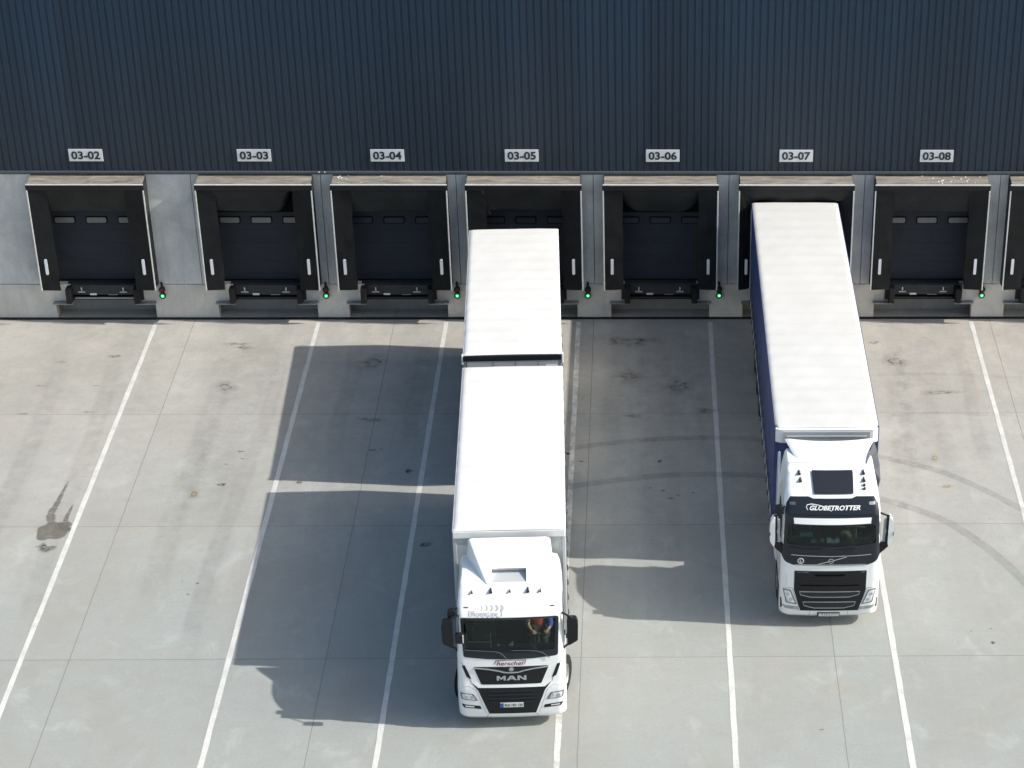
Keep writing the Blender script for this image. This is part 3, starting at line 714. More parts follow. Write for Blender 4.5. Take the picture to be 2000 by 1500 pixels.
def line(cab, pts, wd, off=.005, th=.01, bm=None, surf=None, step=.04, closed=False):
    own = bm or nb()
    P = list(pts)+([pts[0]] if closed else [])
    for a, b in zip(P, P[1:]):
        d = Vector((b[0]-a[0], b[1]-a[1])); L = d.length
        if L < 1e-6: continue
        d /= L; n = Vector((-d.y, d.x))*wd/2; e = d*wd*.25
        patch(cab, [(a[0]-n.x-e.x, a[1]-n.y-e.y), (b[0]-n.x+e.x, b[1]-n.y+e.y), (b[0]+n.x+e.x, b[1]+n.y+e.y), (a[0]+n.x-e.x, a[1]+n.y-e.y)], off, th, step, own, surf)
    return own
def side_surf(cab, s): return lambda y, z: (s*cab.W(z), y, z)
def decal_text(cab, body, cx, cz, wd, ht, off=.008, **kw):
    bm = text_bm(body, wd, ht, **kw)
    for v in bm.verts:
        x, z = cx+v.co.x, cz+v.co.y; v.co = (x, cab.F(x, z)-off-v.co.z, z)
    return bm
def circle(cx, cz, r, n=24): return [(cx+r*math.cos(2*PI*i/n), cz+r*math.sin(2*PI*i/n)) for i in range(n)]
def ringband(cab, outer, inner, off, th=.01, bm=None):
    own = bm or nb(); n = len(outer); K = 4; rows = []
    for k in range(K+1):
        t = k/K; row = []
        for (a, b), (c, d) in zip(outer, inner):
            x, z = a+(c-a)*t, b+(d-b)*t; y = cab.F(x, z)
            row.append((own.verts.new((x, y-off, z)), own.verts.new((x, y-off+th, z))))
        rows.append(row)
    for a, b in zip(rows, rows[1:]):
        for i in range(n):
            j = (i+1) % n
            own.faces.new((a[i][0], a[j][0], b[j][0], b[i][0])); own.faces.new((a[i][1], b[i][1], b[j][1], a[j][1]))
    for row in (rows[0], rows[-1]):
        for i in range(n):
            j = (i+1) % n; own.faces.new((row[i][0], row[i][1], row[j][1], row[j][0]))
    bmesh.ops.recalc_face_normals(own, faces=own.faces[:]); return own
def dens(poly, step=.05):
    out = []
    for i in range(len(poly)):
        a, b = Vector(poly[i]), Vector(poly[(i+1) % len(poly)]); k = max(1, int((b-a).length/step))
        for j in range(k): out.append(tuple(a+(b-a)*j/k))
    return out
def inset(poly, dx, dzt, dzb, zc):
    cx = sum(p[0] for p in poly)/len(poly); hw = max(abs(p[0]) for p in poly); zt = max(p[1] for p in poly); zb = min(p[1] for p in poly)
    out = []
    for x, z in poly:
        t = (z-zb)/(zt-zb); nz = z-(dzt*max(0, t-.5)*2)+(dzb*max(0, .5-t)*2)
        out.append((x*(hw-dx)/hw, nz))
    return out
def lathe(bm, prof, cx, cy, cz, n=32):
    """profile (offset along x, radius) revolved about the axle (x axis)"""
    rings = [[bm.verts.new((cx+a, cy+r*math.cos(2*PI*i/n), cz+r*math.sin(2*PI*i/n))) for i in range(n)] for a, r in prof]
    for a, b in zip(rings, rings[1:]):
        for i in range(n): bm.faces.new((a[i], a[(i+1) % n], b[(i+1) % n], b[i]))
    bmesh.ops.recalc_face_normals(bm, faces=bm.faces[:]); return bm
def wheel(root, x, y, s, wd=.30, R=.50, steer=0, double=False):
    h = wd/2; bm = nb()
    P = [(-h*.8, R*.56), (-h, R*.70), (-h*.97, R*.90), (-h*.8, R*.985)]
    for k in range(5):
        a = -h*.72+h*1.44*k/4; P += [(a-.012, R), (a-.010, R-.012), (a+.010, R-.012), (a+.012, R)]
    P += [(h*.8, R*.985), (h*.97, R*.90), (h, R*.70), (h*.8, R*.56)]
    lathe(bm, P, 0, 0, 0)
    if double: lathe(bm, P, -s*(wd+.03), 0, 0)
    t = obj('wheel', bm, 'rubber', root, smooth=True, sharp=35); t.location = (x, y, R); t.rotation_euler = (0, 0, steer)
    bm = nb(); lathe(bm, [(-s*h*.6, R*.57), (s*h*.85, R*.57), (s*h*.9, R*.54), (s*h*.5, R*.46), (s*h*.35, R*.30), (s*h*.8, R*.26), (s*h*.95, R*.2), (s*h*.98, .0)], 0, 0, 0)
    for k in range(10):
        a = 2*PI*k/10; cyl(bm, (s*h*.3, R*.38*math.cos(a), R*.38*math.sin(a)), (s*h*.6, R*.38*math.cos(a), R*.38*math.sin(a)), .014, n=6)
    obj('rim', bm, 'steel', t, smooth=True, sharp=35)
    return t
def roof_sheet(hw, y0, y1, z, seed=0, pitch=.62, amp=.004, cut=0.0, droop=.0):
    """stretched tarpaulin roof with bows showing through, chamfered front corners if cut"""
    rnd = random.Random(seed); bm = nb(); nx = 28; ny = int((y1-y0)/.07); rows = []
    ph = [rnd.uniform(0, 6.28) for _ in range(8)]
    for j in range(ny+1):
        y = y0+(y1-y0)*j/ny; row = []
        for i in range(nx+1):
            u = i/nx*2-1; uu = math.copysign(1-(1-abs(u))**1.5, u); x = hw*uu
            d = min(1, (hw-abs(x))/.10, (y-y0)/.10, (y1-y)/.08); e = 1-max(0, d)
            zz = z-.045*e*e+amp*d*(math.cos(2*PI*(y-y0)/pitch)*(.6+.4*math.sin(2.1*x+ph[0]+y*.6)))+.012*(1-uu*uu)
            zz += .0025*d*math.sin(5*x+3*y+ph[1])*math.sin(2.3*y+ph[2])+.0012*math.sin(11*x-6*y+ph[3])*d
            yy = y
            if cut and y < y0+cut+.001:
                k = cut-(y-y0); lim = hw-k*.8; x = max(-lim, min(lim, x))
            row.append(bm.verts.new((x, yy, zz)))
        rows.append(row)
    for a, b in zip(rows, rows[1:]):
        for i in range(nx): bm.faces.new((a[i], a[i+1], b[i+1], b[i]))
    bmesh.ops.remove_doubles(bm, verts=bm.verts[:], dist=.0005)
    bmesh.ops.recalc_face_normals(bm, faces=bm.faces[:]); return bm
def curtain_side(s, hw, y0, y1, z0, z1, seed=0):
    rnd = random.Random(seed); bm = nb(); ny = int((y1-y0)/.08); nz = 16; rows = []; ph = rnd.uniform(0, 6)
    for j in range(ny+1):
        y = y0+(y1-y0)*j/ny; row = []
        for k in range(nz+1):
            z = z0+(z1-z0)*k/nz; t = k/nz
            dx = .010*math.sin(2*PI*(y-y0)/.66+ph)*math.sin(PI*t)**.5+.006*math.sin(3.1*y+4*z)*(1-t)
            row.append(bm.verts.new((s*(hw+dx-.012), y, z)))
        rows.append(row)
    for a, b in zip(rows, rows[1:]):
        for k in range(nz): bm.faces.new((a[k], a[k+1], b[k+1], b[k]))
    bmesh.ops.recalc_face_normals(bm, faces=bm.faces[:])
    return bm
def cargo(root, hw, y0, y1, zf, zt, curt, roofmat, seed=0, cut=0, valance='white2', front='white2', skirts=True):
    """box body: floor, corner posts, curtains, rear doors, front wall, roof"""
    obj('floor_frame', bx(-hw+.02, hw-.02, y0+.02, y1-.02, zf-.14, zf, bev=.01), 'chassis', root)
    for s in (-1, 1):
        obj('side_rail', bx(*sorted((s*(hw-.03), s*(hw+.006))), y0+.01, y1-.01, zf-.10, zf+.03, bev=.008), 'alu', root)
        obj('side_curtain', curtain_side(s, hw-.004, y0+.07, y1-.07, zf+.0, zt-.10, seed+s), curt, root, smooth=True)
        obj('roof_rail', bx(*sorted((s*(hw-.06), s*(hw+.004))), y0+.03, y1-.02, zt-.13, zt-.03, bev=.02, seg=3), valance, root)
        for yy, nm in ((y0, 'front_post'), (y1-.09, 'rear_post')):
            obj(nm, bx(*sorted((s*(hw-.09), s*hw)), yy, yy+.09, zf, zt-.05, bev=.015, seg=2), 'alu' if nm == 'rear_post' else front, root)
        n = int((y1-y0-.3)/.66)
        for k in range(n):
            y = y0+.35+k*.66; bm = nb(); box(bm, *sorted((s*(hw-.006), s*(hw+.012))), y-.02, y+.02, zf-.02, zf+.55, bev=.003, seg=1)
            box(bm, *sorted((s*(hw+.002), s*(hw+.035))), y-.03, y+.03, zf-.13, zf+.02, bev=.008, seg=1); cyl(bm, (s*(hw+.03), y, zf-.1), (s*(hw+.05), y+.10, zf-.12), .008, n=6)
            obj('strap_buckle', bm, 'dgrey', root)
    obj('front_wall', bx(-hw+.091, hw-.091, y0+.012, y0+.05, zf, zt-.06), front, root)
    bm = nb()
    for s in (-1, 1): box(bm, *sorted((s*.006, s*(hw-.095))), y1-.05, y1-.005, zf+.02, zt-.14, bev=.01)
    d = obj('rear_doors', bm, valance, root)
    bm = nb()
    for x in (-.9, -.35, .35, .9): cyl(bm, (x, y1+.018, zf-.02), (x, y1+.018, zt-.16), .016, n=8)
    obj('lock_rods', bm, 'steel', d)
    obj('rear_header', bx(-hw+.03, hw-.03, y1-.09, y1+.004, zt-.14, zt-.035, bev=.02), valance, root)
    r = obj('roof', roof_sheet(hw, y0, y1, zt, seed, cut=cut), roofmat, root, smooth=True)
    return r

def skinfig(name, verts, edges, radii, mat, parent, sub=2, root=0):
    me = bpy.data.meshes.new(name); me.from_pydata(verts, edges, []); me.update()
    o = bpy.data.objects.new(name, me); C.objects.link(o)
    md = o.modifiers.new('skin', 'SKIN'); md.use_smooth_shade = True; md.branch_smoothing = .6
    for i, r in enumerate(radii):
        sv = me.skin_vertices[0].data[i]; sv.radius = (r, r) if not isinstance(r, tuple) else r; sv.use_root = (i == root)
    sb = o.modifiers.new('sub', 'SUBSURF'); sb.levels = sub; sb.render_levels = sub
    bpy.context.view_layer.update()
    m2 = bpy.data.meshes.new_from_object(o.evaluated_get(bpy.context.evaluated_depsgraph_get()))
    bpy.data.objects.remove(o); m2.name = name; m2.materials.clear(); m2.materials.append(M[mat])
    o = bpy.data.objects.new(name, m2); C.objects.link(o)
    if parent: o.parent = parent
    for p in m2.polygons: p.use_smooth = True
    return o
def seated_driver(parent_loc, rz, label):
    """a person sitting, facing -y, both hands towards the wheel; origin at the seat"""
    t = thing('person', label, 'person', parent_loc, rz)
    V = [(0, 0, .10), (0, .02, .30), (0, .03, .46), (0, .01, .56), (0, -.02, .64), (0, -.03, .74),                       # pelvis spine chest neck head crown
         (-.19, .02, .50), (-.25, -.10, .27), (-.16, -.36, .26), (-.10, -.42, .28),                                    # right arm (image left): forearm lies across the wheel
         (.19, .02, .50), (.27, -.08, .28), (.24, -.34, .30), (.19, -.41, .31),
         (-.10, -.05, .09), (-.14, -.45, .12), (-.14, -.52, -.30), (-.14, -.64, -.36),
         (.10, -.05, .09), (.14, -.45, .12), (.14, -.52, -.30), (.14, -.64, -.36), (0, -.05, .70)]
    E = [(0, 1), (1, 2), (2, 3), (3, 4), (4, 5), (2, 6), (6, 7), (7, 8), (8, 9), (2, 10), (10, 11), (11, 12), (12, 13), (0, 14), (14, 15), (15, 16), (16, 17), (0, 18), (18, 19), (19, 20), (20, 21), (4, 22)]
    r = [.15, .14, .15, .06, .10, .075, .07, .05, .036, .03, .07, .05, .036, .03, .09, .065, .05, .04, .09, .065, .05, .04, .075]
    body = skinfig('body', V, E, r, 'skin', t)
    # five fingers to a hand, curled on the wheel, joined to the same body mesh
    bm = nb(); bm.from_mesh(body.data)
    for hx, s in ((-.10, 1), (.19, -1)):
        hz = .28 if s == 1 else .31; hy = -.42
        ball(bm, (hx, hy-.03, hz), .04, (1, 1.1, .45), 10)
        for k, L in enumerate((.060, .070, .066, .052)):
            x = hx+(k-1.5)*.019; tube(bm, [(x, hy-.05, hz), (x, hy-.05-L*.55, hz+.008), (x, hy-.05-L*.9, hz-.012), (x, hy-.05-L*.85, hz-.035)], .0085, 6)
        tube(bm, [(hx+s*.035, hy-.01, hz), (hx+s*.055, hy-.035, hz-.004), (hx+s*.058, hy-.062, hz-.014)], .010, 6)
    # face: nose, eyes, ears
    prism(bm, [(-.012, .655), (.012, .655), (.006, .685), (-.006, .685)], -.150, -.115); 
    for s in (-1, 1): ball(bm, (s*.095, -.02, .67), .022, (.4, .8, 1.2), 8)
    bm.to_mesh(body.data); bm.free()
    for p in body.data.polygons: p.use_smooth = True
    bm = nb()
    for s in (-1, 1): ball(bm, (s*.033, -.118, .69), .012, (1, .6, .7), 8)
    box(bm, -.025, .025, -.124, -.116, .622, .630); obj('eyes_and_mouth', bm, 'letter_black', t)
    bm = nb(); ball(bm, (0, .0, .74), .115, (.95, 1.05, .72), 14); ball(bm, (0, .06, .69), .085, (1, .7, 1), 12); obj('hair', bm, 'hair', t, smooth=True)
    q = [.165, .158, .168, .075, .085, .068, .085, .065]
    skinfig('shirt', [V[0], V[1], V[2], (0, .02, .54), V[6], (-.235, -.05, .36), V[10], (.235, -.03, .37)], [(0, 1), (1, 2), (2, 3), (2, 4), (4, 5), (2, 6), (6, 7)], q, 'red_shirt', t)
    skinfig('jacket_sleeve', [(.14, .04, .52), V[10], V[11], (.245, -.29, .295)], [(0, 1), (1, 2), (2, 3)], [.085, .095, .075, .055], 'blue_cloth', t)
    skinfig('trousers', [V[0], V[14], V[15], V[16], V[18], V[19], V[20]], [(0, 1), (1, 2), (2, 3), (0, 4), (4, 5), (5, 6)], [.165, .105, .082, .068, .105, .082, .068], 'seat', t)
    return t

def cab_common(root, cab, ws_in, sidewin):
    wsp = ws_in
    cb = obj('cab', shell(cab, inpoly(wsp), side=inpoly(sidewin)), 'white', root, smooth=True, sharp=38)
    big = [(x*1.03, z+(.03 if z > 2.4 else -.03)) for x, z in wsp]
    obj('cab_lining', shell(cab, inpoly(big), ins=.05, zmin=1.15, archz=.5, side=inpoly([(y+.04*(1 if y > .8 else -1), z+.04*(1 if z > 2.4 else -1)) for y, z in sidewin])), 'void', cb)
    obj('floor', bx(-1.0, 1.0, .3, cab.rear-.1, 1.25, 1.3), 'void', cb)
    return cb
def seat(par, x, y):
    bm = nb(); box(bm, x-.26, x+.26, y-.28, y+.25, 1.72, 1.88, bev=.05, seg=3); box(bm, x-.25, x+.25, y+.16, y+.32, 1.84, 2.48, bev=.05, seg=3); box(bm, x-.14, x+.14, y+.17, y+.30, 2.46, 2.68, bev=.04, seg=3); box(bm, x-.15, x+.15, y-.2, y+.2, 1.3, 1.72)
    obj('seat', bm, 'seat', par, smooth=True, sharp=40)
def steering_wheel(par, x, y, z, r=.23):
    bm = nb(); q = Matrix.Rotation(math.radians(-28), 3, 'X'); n = 28
    P = [Vector((x, y, z))+q @ Vector((r*math.cos(2*PI*i/n), r*math.sin(2*PI*i/n), 0)) for i in range(n+1)]
    tube(bm, P, .014); c = Vector((x, y, z)); ball(bm, c, .06, (1, 1, .5), 10)
    for a in (.2, PI-.2, -PI/2): cyl(bm, c, c+q @ Vector((r*math.cos(a), r*math.sin(a), 0)), .012, n=6)
    cyl(bm, c, (x, y-.25, z-.35), .03, n=10); obj('steering_wheel', bm, 'dash', par)
def horn(par, x, y, z, big=True):
    bm = nb(); r = .034 if big else .022
    cyl(bm, (x, y-.02, z+.035), (x, y+(.15 if big else .09), z+.05), r, r*.35, 12); cyl(bm, (x, y+.02, z-.02), (x, y+.02, z+.03), .012, n=6); cyl(bm, (x, y-.03, z+.032), (x, y-.02, z+.035), r*1.15, r*1.1, 12)
    obj('roof_horn', bm, 'chassis', par, smooth=True, sharp=40)

# ================================================================== LORRY WITH RED LETTERING (rigid box lorry)
cab = MAN
T = thing('box_lorry', 'white rigid lorry with red letters on its nose and a sloped roof spoiler', 'lorry', (1.02, -21.2, 0), math.radians(2.05))
WS = rounded([(-1.075, 2.88), (1.075, 2.88), (1.035, 1.95), (.5, 1.90), (0, 1.885), (-.5, 1.90), (-1.035, 1.95)], .06)
cb = cab_common(T, cab, inset(WS, .04, .03, .09, 0), [(.46, 2.13), (1.26, 2.06), (1.26, 2.76), (.54, 2.76)])
WSD = dens(WS, .06)
obj('windscreen', patch(cab, WS, .003, .006), 'glass', cb, smooth=True, sharp=60)
obj('windscreen_surround', ringband(cab, [(x*1.012, z+(.012 if z > 2.4 else -.012)) for x, z in WSD], inset(WSD, .055, .03, .17, 0), .010, .03), 'gloss_black', cb, smooth=True, sharp=40)
UG = [(-.84, 1.685), (.84, 1.685), (.66, 1.23), (-.68, 1.23)]
g = obj('upper_grille', patch(cab, rounded(UG, .03), .006), 'black', cb)
obj('wing_trim', line(cab, [(-.82, 1.665), (-.50, 1.63), (-.28, 1.585), (-.16, 1.545), (0, 1.535), (.16, 1.545), (.28, 1.585), (.50, 1.63), (.82, 1.665)], .032, .022, .02), 'chrome', g)
bm = patch(cab, circle(0, 1.62, .055), .016, .01); obj('emblem', bm, 'steel', g)
bm = patch(cab, rounded([(-.05, 1.60), (.04, 1.60), (.05, 1.635), (.01, 1.63), (-.02, 1.65), (-.045, 1.63)], .008), .026, .01); obj('lion_badge', bm, 'chrome', g)
LT = {'M': ([(0, 0), (0, 1), (.22, 1), (.5, .55), (.78, 1), (1, 1), (1, 0), (.76, 0), (.76, .52), (.5, .14), (.24, .52), (.24, 0)], -.33, .20),
      'A': ([(0, 0), (.36, 1), (.64, 1), (1, 0), (.76, 0), (.68, .22), (.36, .22), (.44, .46), (.58, .46), (.50, .74), (.26, 0)], -.115, .23),
      'N': ([(0, 0), (0, 1), (.26, 1), (.74, .42), (.74, 1), (1, 1), (1, 0), (.74, 0), (.26, .58), (.26, 0)], .13, .20)}
for P, x0, wd in LT.values(): obj('maker_letter', patch(cab, [(x0+px*wd, 1.335+pz*.12) for px, pz in P], .016, .012), 'chrome', g)
obj('firm_letters', decal_text(cab, 'herschel', -.02, 1.775, .60, .105, .006, shear=.25, bold=.006, ext=.001), 'maroon', cb)
bm = line(cab, [(-.37, 1.76), (-.33, 1.845), (-.12, 1.85)], .014, .006, .004); line(cab, [(-.12, 1.848), (.13, 1.848)], .006, .006, .004, bm); line(cab, [(.13, 1.85), (.33, 1.85), (.30, 1.74)], .014, .006, .004, bm); obj('letter_frame', bm, 'maroon', cb)
LG = [(-.90, 1.275), (-.75, 1.145), (.74, 1.145), (.88, 1.265), (.74, 1.07), (.52, .44), (-.53, .44), (-.75, 1.07)]
g = obj('lower_grille', patch(cab, LG, .006), 'black', cb)
for z in (1.07, .97, .87, .77): obj('slat', patch(cab, [(-.52, z-.013), (.51, z-.013), (.53, z+.013), (-.54, z+.013)], .022, .02), 'gloss_black', g)
for z in (.40,): obj('bumper_seam', line(cab, [(-.55, .425), (-.60, .30)], .008, .003, .004, line(cab, [(.54, .425), (.59, .30)], .008, .003, .004)), 'dgrey', cb)
p = obj('licence_plate', patch(cab, [(-.275, .635), (.245, .635), (.245, .755), (-.275, .755)], .034, .03), 'plate', T)
obj('plate_band', patch(cab, [(-.272, .638), (-.20, .638), (-.20, .752), (-.272, .752)], .0355, .0014), 'plate_blue', p)
obj('plate_letters', decal_text(cab, 'BLK HD 120', .025, .695, .40, .075, .036, bold=.02), 'letter_black', p)
for s in (-1, 1):
    mir = lambda P: [(s*x, z) for x, z in P]
    h = obj('headlight', patch(cab, rounded(mir([(-1.165, 1.02), (-.86, .985), (-.765, .80), (-1.14, .835)]), .03), .008), 'lamp_dark', cb)
    obj('lens', patch(cab, rounded(mir([(-1.12, .985), (-.90, .96), (-.83, .83), (-1.10, .86)]), .03), .014, .005), 'lens', h)
    for x in (.90, 1.03): obj('reflector', patch(cab, circle(s*x, .905, .045, 16), .019, .004), 'chrome', h)
    h = obj('fog_light', patch(cab, rounded(mir([(-1.145, .705), (-.72, .655), (-.70, .575), (-1.09, .61)]), .02), .007), 'black', cb)
    obj('lens', patch(cab, rounded(mir([(-1.07, .668), (-.86, .645), (-.86, .62), (-1.05, .638)]), .01), .013, .006), 'lens', h)
    obj('side_vent', patch(cab, rounded(mir([(-1.095, 1.715), (-1.03, 1.73), (-.895, 1.36), (-1.0, 1.42)]), .03), .006), 'black', cb)
    obj('panel_seam', line(cab, mir([(-1.19, 1.80), (-1.10, 1.78), (-.92, 1.34), (-.90, 1.27)]), .009, .003, .004), 'dgrey', cb)
    obj('bumper_crease', line(cab, mir([(-1.2, 1.14), (-.95, 1.19), (-.80, 1.09), (-.60, .45)]), .008, .003, .004), 'letter_pale', cb)
    obj('marker_lamp', patch(cab, rounded([(s*.95-.05, 3.07), (s*.95+.05, 3.07), (s*.95+.05, 3.09), (s*.95-.05, 3.09)], .008), .01), 'dgrey', cb)
    # doors and side glass
    S = side_surf(cab, s)
    obj('side_window', patch(cab, rounded([(.42, 2.10), (1.30, 2.02), (1.30, 2.80), (.50, 2.80)], .08), .006, .006, surf=S), 'glass', cb)
    obj('window_frame', line(cab, {'M': [(.42, 2.10), (1.30, 2.02), (1.30, 2.80), (.50, 2.80)], 'V': [(.42, 2.35), (1.30, 2.25), (1.30, 2.90), (.50, 2.95)]}['M' if cab is MAN else 'V'], .07, .010, .02, surf=S, closed=True), 'black', cb)
    obj('door_seam', line(cab, [(.36, 1.15), (.36, 2.85), (1.36, 2.88), (1.36, 1.12)], .010, .003, .005, surf=S), 'dgrey', cb)
    obj('door_handle', patch(cab, rounded([(1.12, 1.78), (1.28, 1.78), (1.28, 1.83), (1.12, 1.83)], .02), .02, .03, surf=S), 'black', cb)
    obj('step_panel', patch(cab, rounded([(.30, .35), (.78, .35), (.78, .95), (.34, 1.02)], .04), .005, .01, surf=S), 'black', cb)
    # mirrors
    bm = nb(); x0, x1 = sorted((s*1.26, s*1.505)); prism(bm, rounded([(s*1.26, 2.86), (s*1.47, 2.85), (s*1.51, 2.72), (s*1.50, 2.27), (s*1.30, 2.14), (s*1.26, 2.16)], .04), .16, .30)
    mr = obj('mirror', bm, 'black', cb, smooth=True, sharp=40)
    bm = nb(); box(bm, x0+.02, x1-.02, .30, .304, 2.25, 2.80); obj('mirror_glass', bm, 'chrome', mr)
    obj('mirror_arm', tube(nb(), [(s*1.15, .30, 2.93), (s*1.27, .24, 2.90), (s*1.40, .22, 2.83)], .022), 'black', mr); obj('mirror_arm', tube(nb(), [(s*1.15, .25, 1.95), (s*1.19, .22, 2.06), (s*1.34, .22, 2.20)], .025), 'black', mr)
bm = nb(); prism(bm, rounded([(-1.37, 3.02), (-1.20, 3.06), (-1.18, 2.86), (-1.36, 2.84)], .05), .28, .42); tube(bm, [(-1.14, .36, 3.08), (-1.26, .35, 3.0)], .02); obj('kerb_mirror', bm, 'black', cb, smooth=True, sharp=40)
bm = nb(); prism(bm, rounded([(-1.20, 2.66), (-1.02, 2.66), (-1.01, 2.43), (-1.20, 2.45)], .04), -.12, .02); tube(bm, [(-1.12, -.03, 2.66), (-1.12, .1, 2.90), (-1.12, .25, 2.95)], .016); obj('front_mirror', bm, 'black', cb, smooth=True, sharp=40)
bm = nb(); box(bm, -1.035, -1.015, -.125, -.10, 2.46, 2.66); obj('mirror_highlight', bm, 'letter_white', cb)  # white strip added as the highlight on the front mirror
# lettering over the windscreen
obj('slogan', decal_text(cab, 'EfficientLine 3', -.53, 2.975, .75, .10, .006, bold=-.004), 'letter_grey', cb)
bm = nb()
for k in range(5):
    x = -.63+k*.105; wd = .018+.013*k
    patch(cab, [(x, 3.115), (x+wd, 3.115), (x+wd+.035, 3.07), (x+wd, 3.025), (x, 3.025), (x+.035, 3.07)], .005, .004, bm=bm)
obj('arrow_decal', bm, 'letter_pale', cb)
bm = nb()
for k in range(5):
    x = -.72+k*.105; wd = .018+.010*k; patch(cab, [(x, 2.895), (x+wd, 2.895), (x+wd+.02, 2.915), (x+.02, 2.915)], .014, .004, bm=bm)
obj('arrow_decal', bm, 'letter_grey', cb)
# wipers
for P in ([(-1.01, 2.13), (-.60, 2.105), (-.33, 2.09), (-.22, 2.05), (-.12, 1.94), (-.10, 1.89)], [(.02, 2.11), (.40, 2.10), (.60, 2.075), (.72, 2.02), (.82, 1.93), (.86, 1.89)]):
    bm = nb(); tube(bm, [(x, cab.F(x, z)-.028, z) for x, z in P], .0085, 6); obj('wiper', bm, 'dgrey', cb)
for x in (-.82, -.40, .02, .42, .69): horn(cb, x, .62, cab.G(x, .66)-.005, abs(x) in (.40, .42))
# roof spoiler with a cooling slot
bm = nb()
secs = []
for k in range(9):
    t = k/8; y = .80+1.23*t; zr = 3.375+.46*t-.03*math.sin(PI*t)*0; tw = .44+.36*t**.9; bw = .50+.45*min(1, t*1.15); zb = 3.30
    if k == 8: tw = .80
    sec = [(-bw, zb), (-bw+.02, zb+(zr-zb)*.35)] if False else [(-bw, zb)]
    sec += [(-tw-.05, zr-.06), (-tw-.015, zr-.018), (-tw+.04, zr)]
    secs.append((y, sec, tw, zr))
hx, hy0, hy1 = .385, .895, 1.24
for (y, sec, tw, zr) in secs: pass
rows = []
ys = sorted(set([s_[0] for s_ in secs]+[hy0, hy1]))
for y in ys:
    t = (y-.80)/1.23; zr = 3.337+.535*t; tw = .44+.45*t**.9; bw = .50+.47*min(1, t*1.15); zb = 3.30
    tw = min(tw, .88)
    xs = [-bw, -tw-.05, -tw-.015, -tw+.04, -hx if hx < tw-.02 else -tw+.045, -.12, .12, hx if hx < tw-.02 else tw-.045, tw-.04, tw+.015, tw+.05, bw]
    zs = [zb, zr-.06, zr-.018, zr, zr, zr+.004, zr+.004, zr, zr, zr-.018, zr-.06, zb]
    if y > 2.0: zs = [z if z < 3.35 else z-.02 for z in zs]
    rows.append([bm.verts.new((x, y, z)) for x, z in zip(xs, zs)])
for (ya, a), (yb, b) in zip(zip(ys, rows), zip(ys[1:], rows[1:])):
    for k in range(11):
        if ya >= hy0-.001 and yb <= hy1+.001 and 4 <= k <= 6: continue
        bm.faces.new((a[k], a[k+1], b[k+1], b[k]))
bm.faces.new(rows[0]); bm.faces.new(rows[-1][::-1])
# pocket
z0 = 3.337+.535*(hy0-.8)/1.23; z1 = 3.337+.535*(hy1-.8)/1.23; c_ = .0
P = [(-hx, hy0, z0), (hx, hy0, z0), (hx, hy1, z1), (-hx, hy1, z1)]; Q = [(-hx, hy0+.01, 3.37), (hx, hy0+.01, 3.37), (hx, hy1+.10, 3.405), (-hx, hy1+.10, 3.405)]
pv = [bm.verts.new(p) for p in P]; qv = [bm.verts.new(q) for q in Q]
for k in range(4): bm.faces.new((pv[k], pv[(k+1) % 4], qv[(k+1) % 4], qv[k]))
bmesh.ops.remove_doubles(bm, verts=bm.verts[:], dist=.002)
bmesh.ops.recalc_face_normals(bm, faces=bm.faces[:])
sp_ = obj('roof_spoiler', bm, 'white', T, smooth=True, sharp=25)
bm = nb(); v = [bm.verts.new(q) for q in Q]; bm.faces.new(v); bmesh.ops.translate(bm, verts=bm.verts[:], vec=(0, 0, .003)); obj('slot_shade_floor', bm, 'grey_curtain', sp_)  # shade on the white slot floor put in as grey colour
bm = nb(); prism(bm, rounded([(-hx+.01, 3.40), (hx-.01, 3.40), (hx-.01, 3.455), (-hx+.01, 3.455)], .04, 5), hy1+.06, hy1+.08); obj('slot_mouth', bm, 'grey_panel', sp_)
# interior
obj('dashboard', bx(-1.05, 1.05, .16, .56, 1.62, 1.99, bev=.05, seg=3), 'dash', cb)
seat(cb, .62, 1.25); seat(cb, -.62, 1.25); steering_wheel(cb, .62, .72, 2.10)
bm = nb(); tube(bm, [(-.98, .34, 2.02), (-.98, .36, 2.40)], .011); tube(bm, [(-.44, .34, 2.02), (-.44, .36, 2.38)], .011); tube(bm, [(-.98, .33, 2.19), (-.44, .33, 2.17)], .011); obj('tray_rail', bm, 'steel', cb)
bm = nb(); box(bm, -.30, -.24, .4, .44, 2.0, 2.05, bev=.01); obj('phone_holder', bm, 'paper', cb)
bm = nb(); prism(bm, [(-.05, 2.0), (.06, 2.0), (.05, 2.11)], .42, .44); obj('folded_note', bm, 'paper', cb)
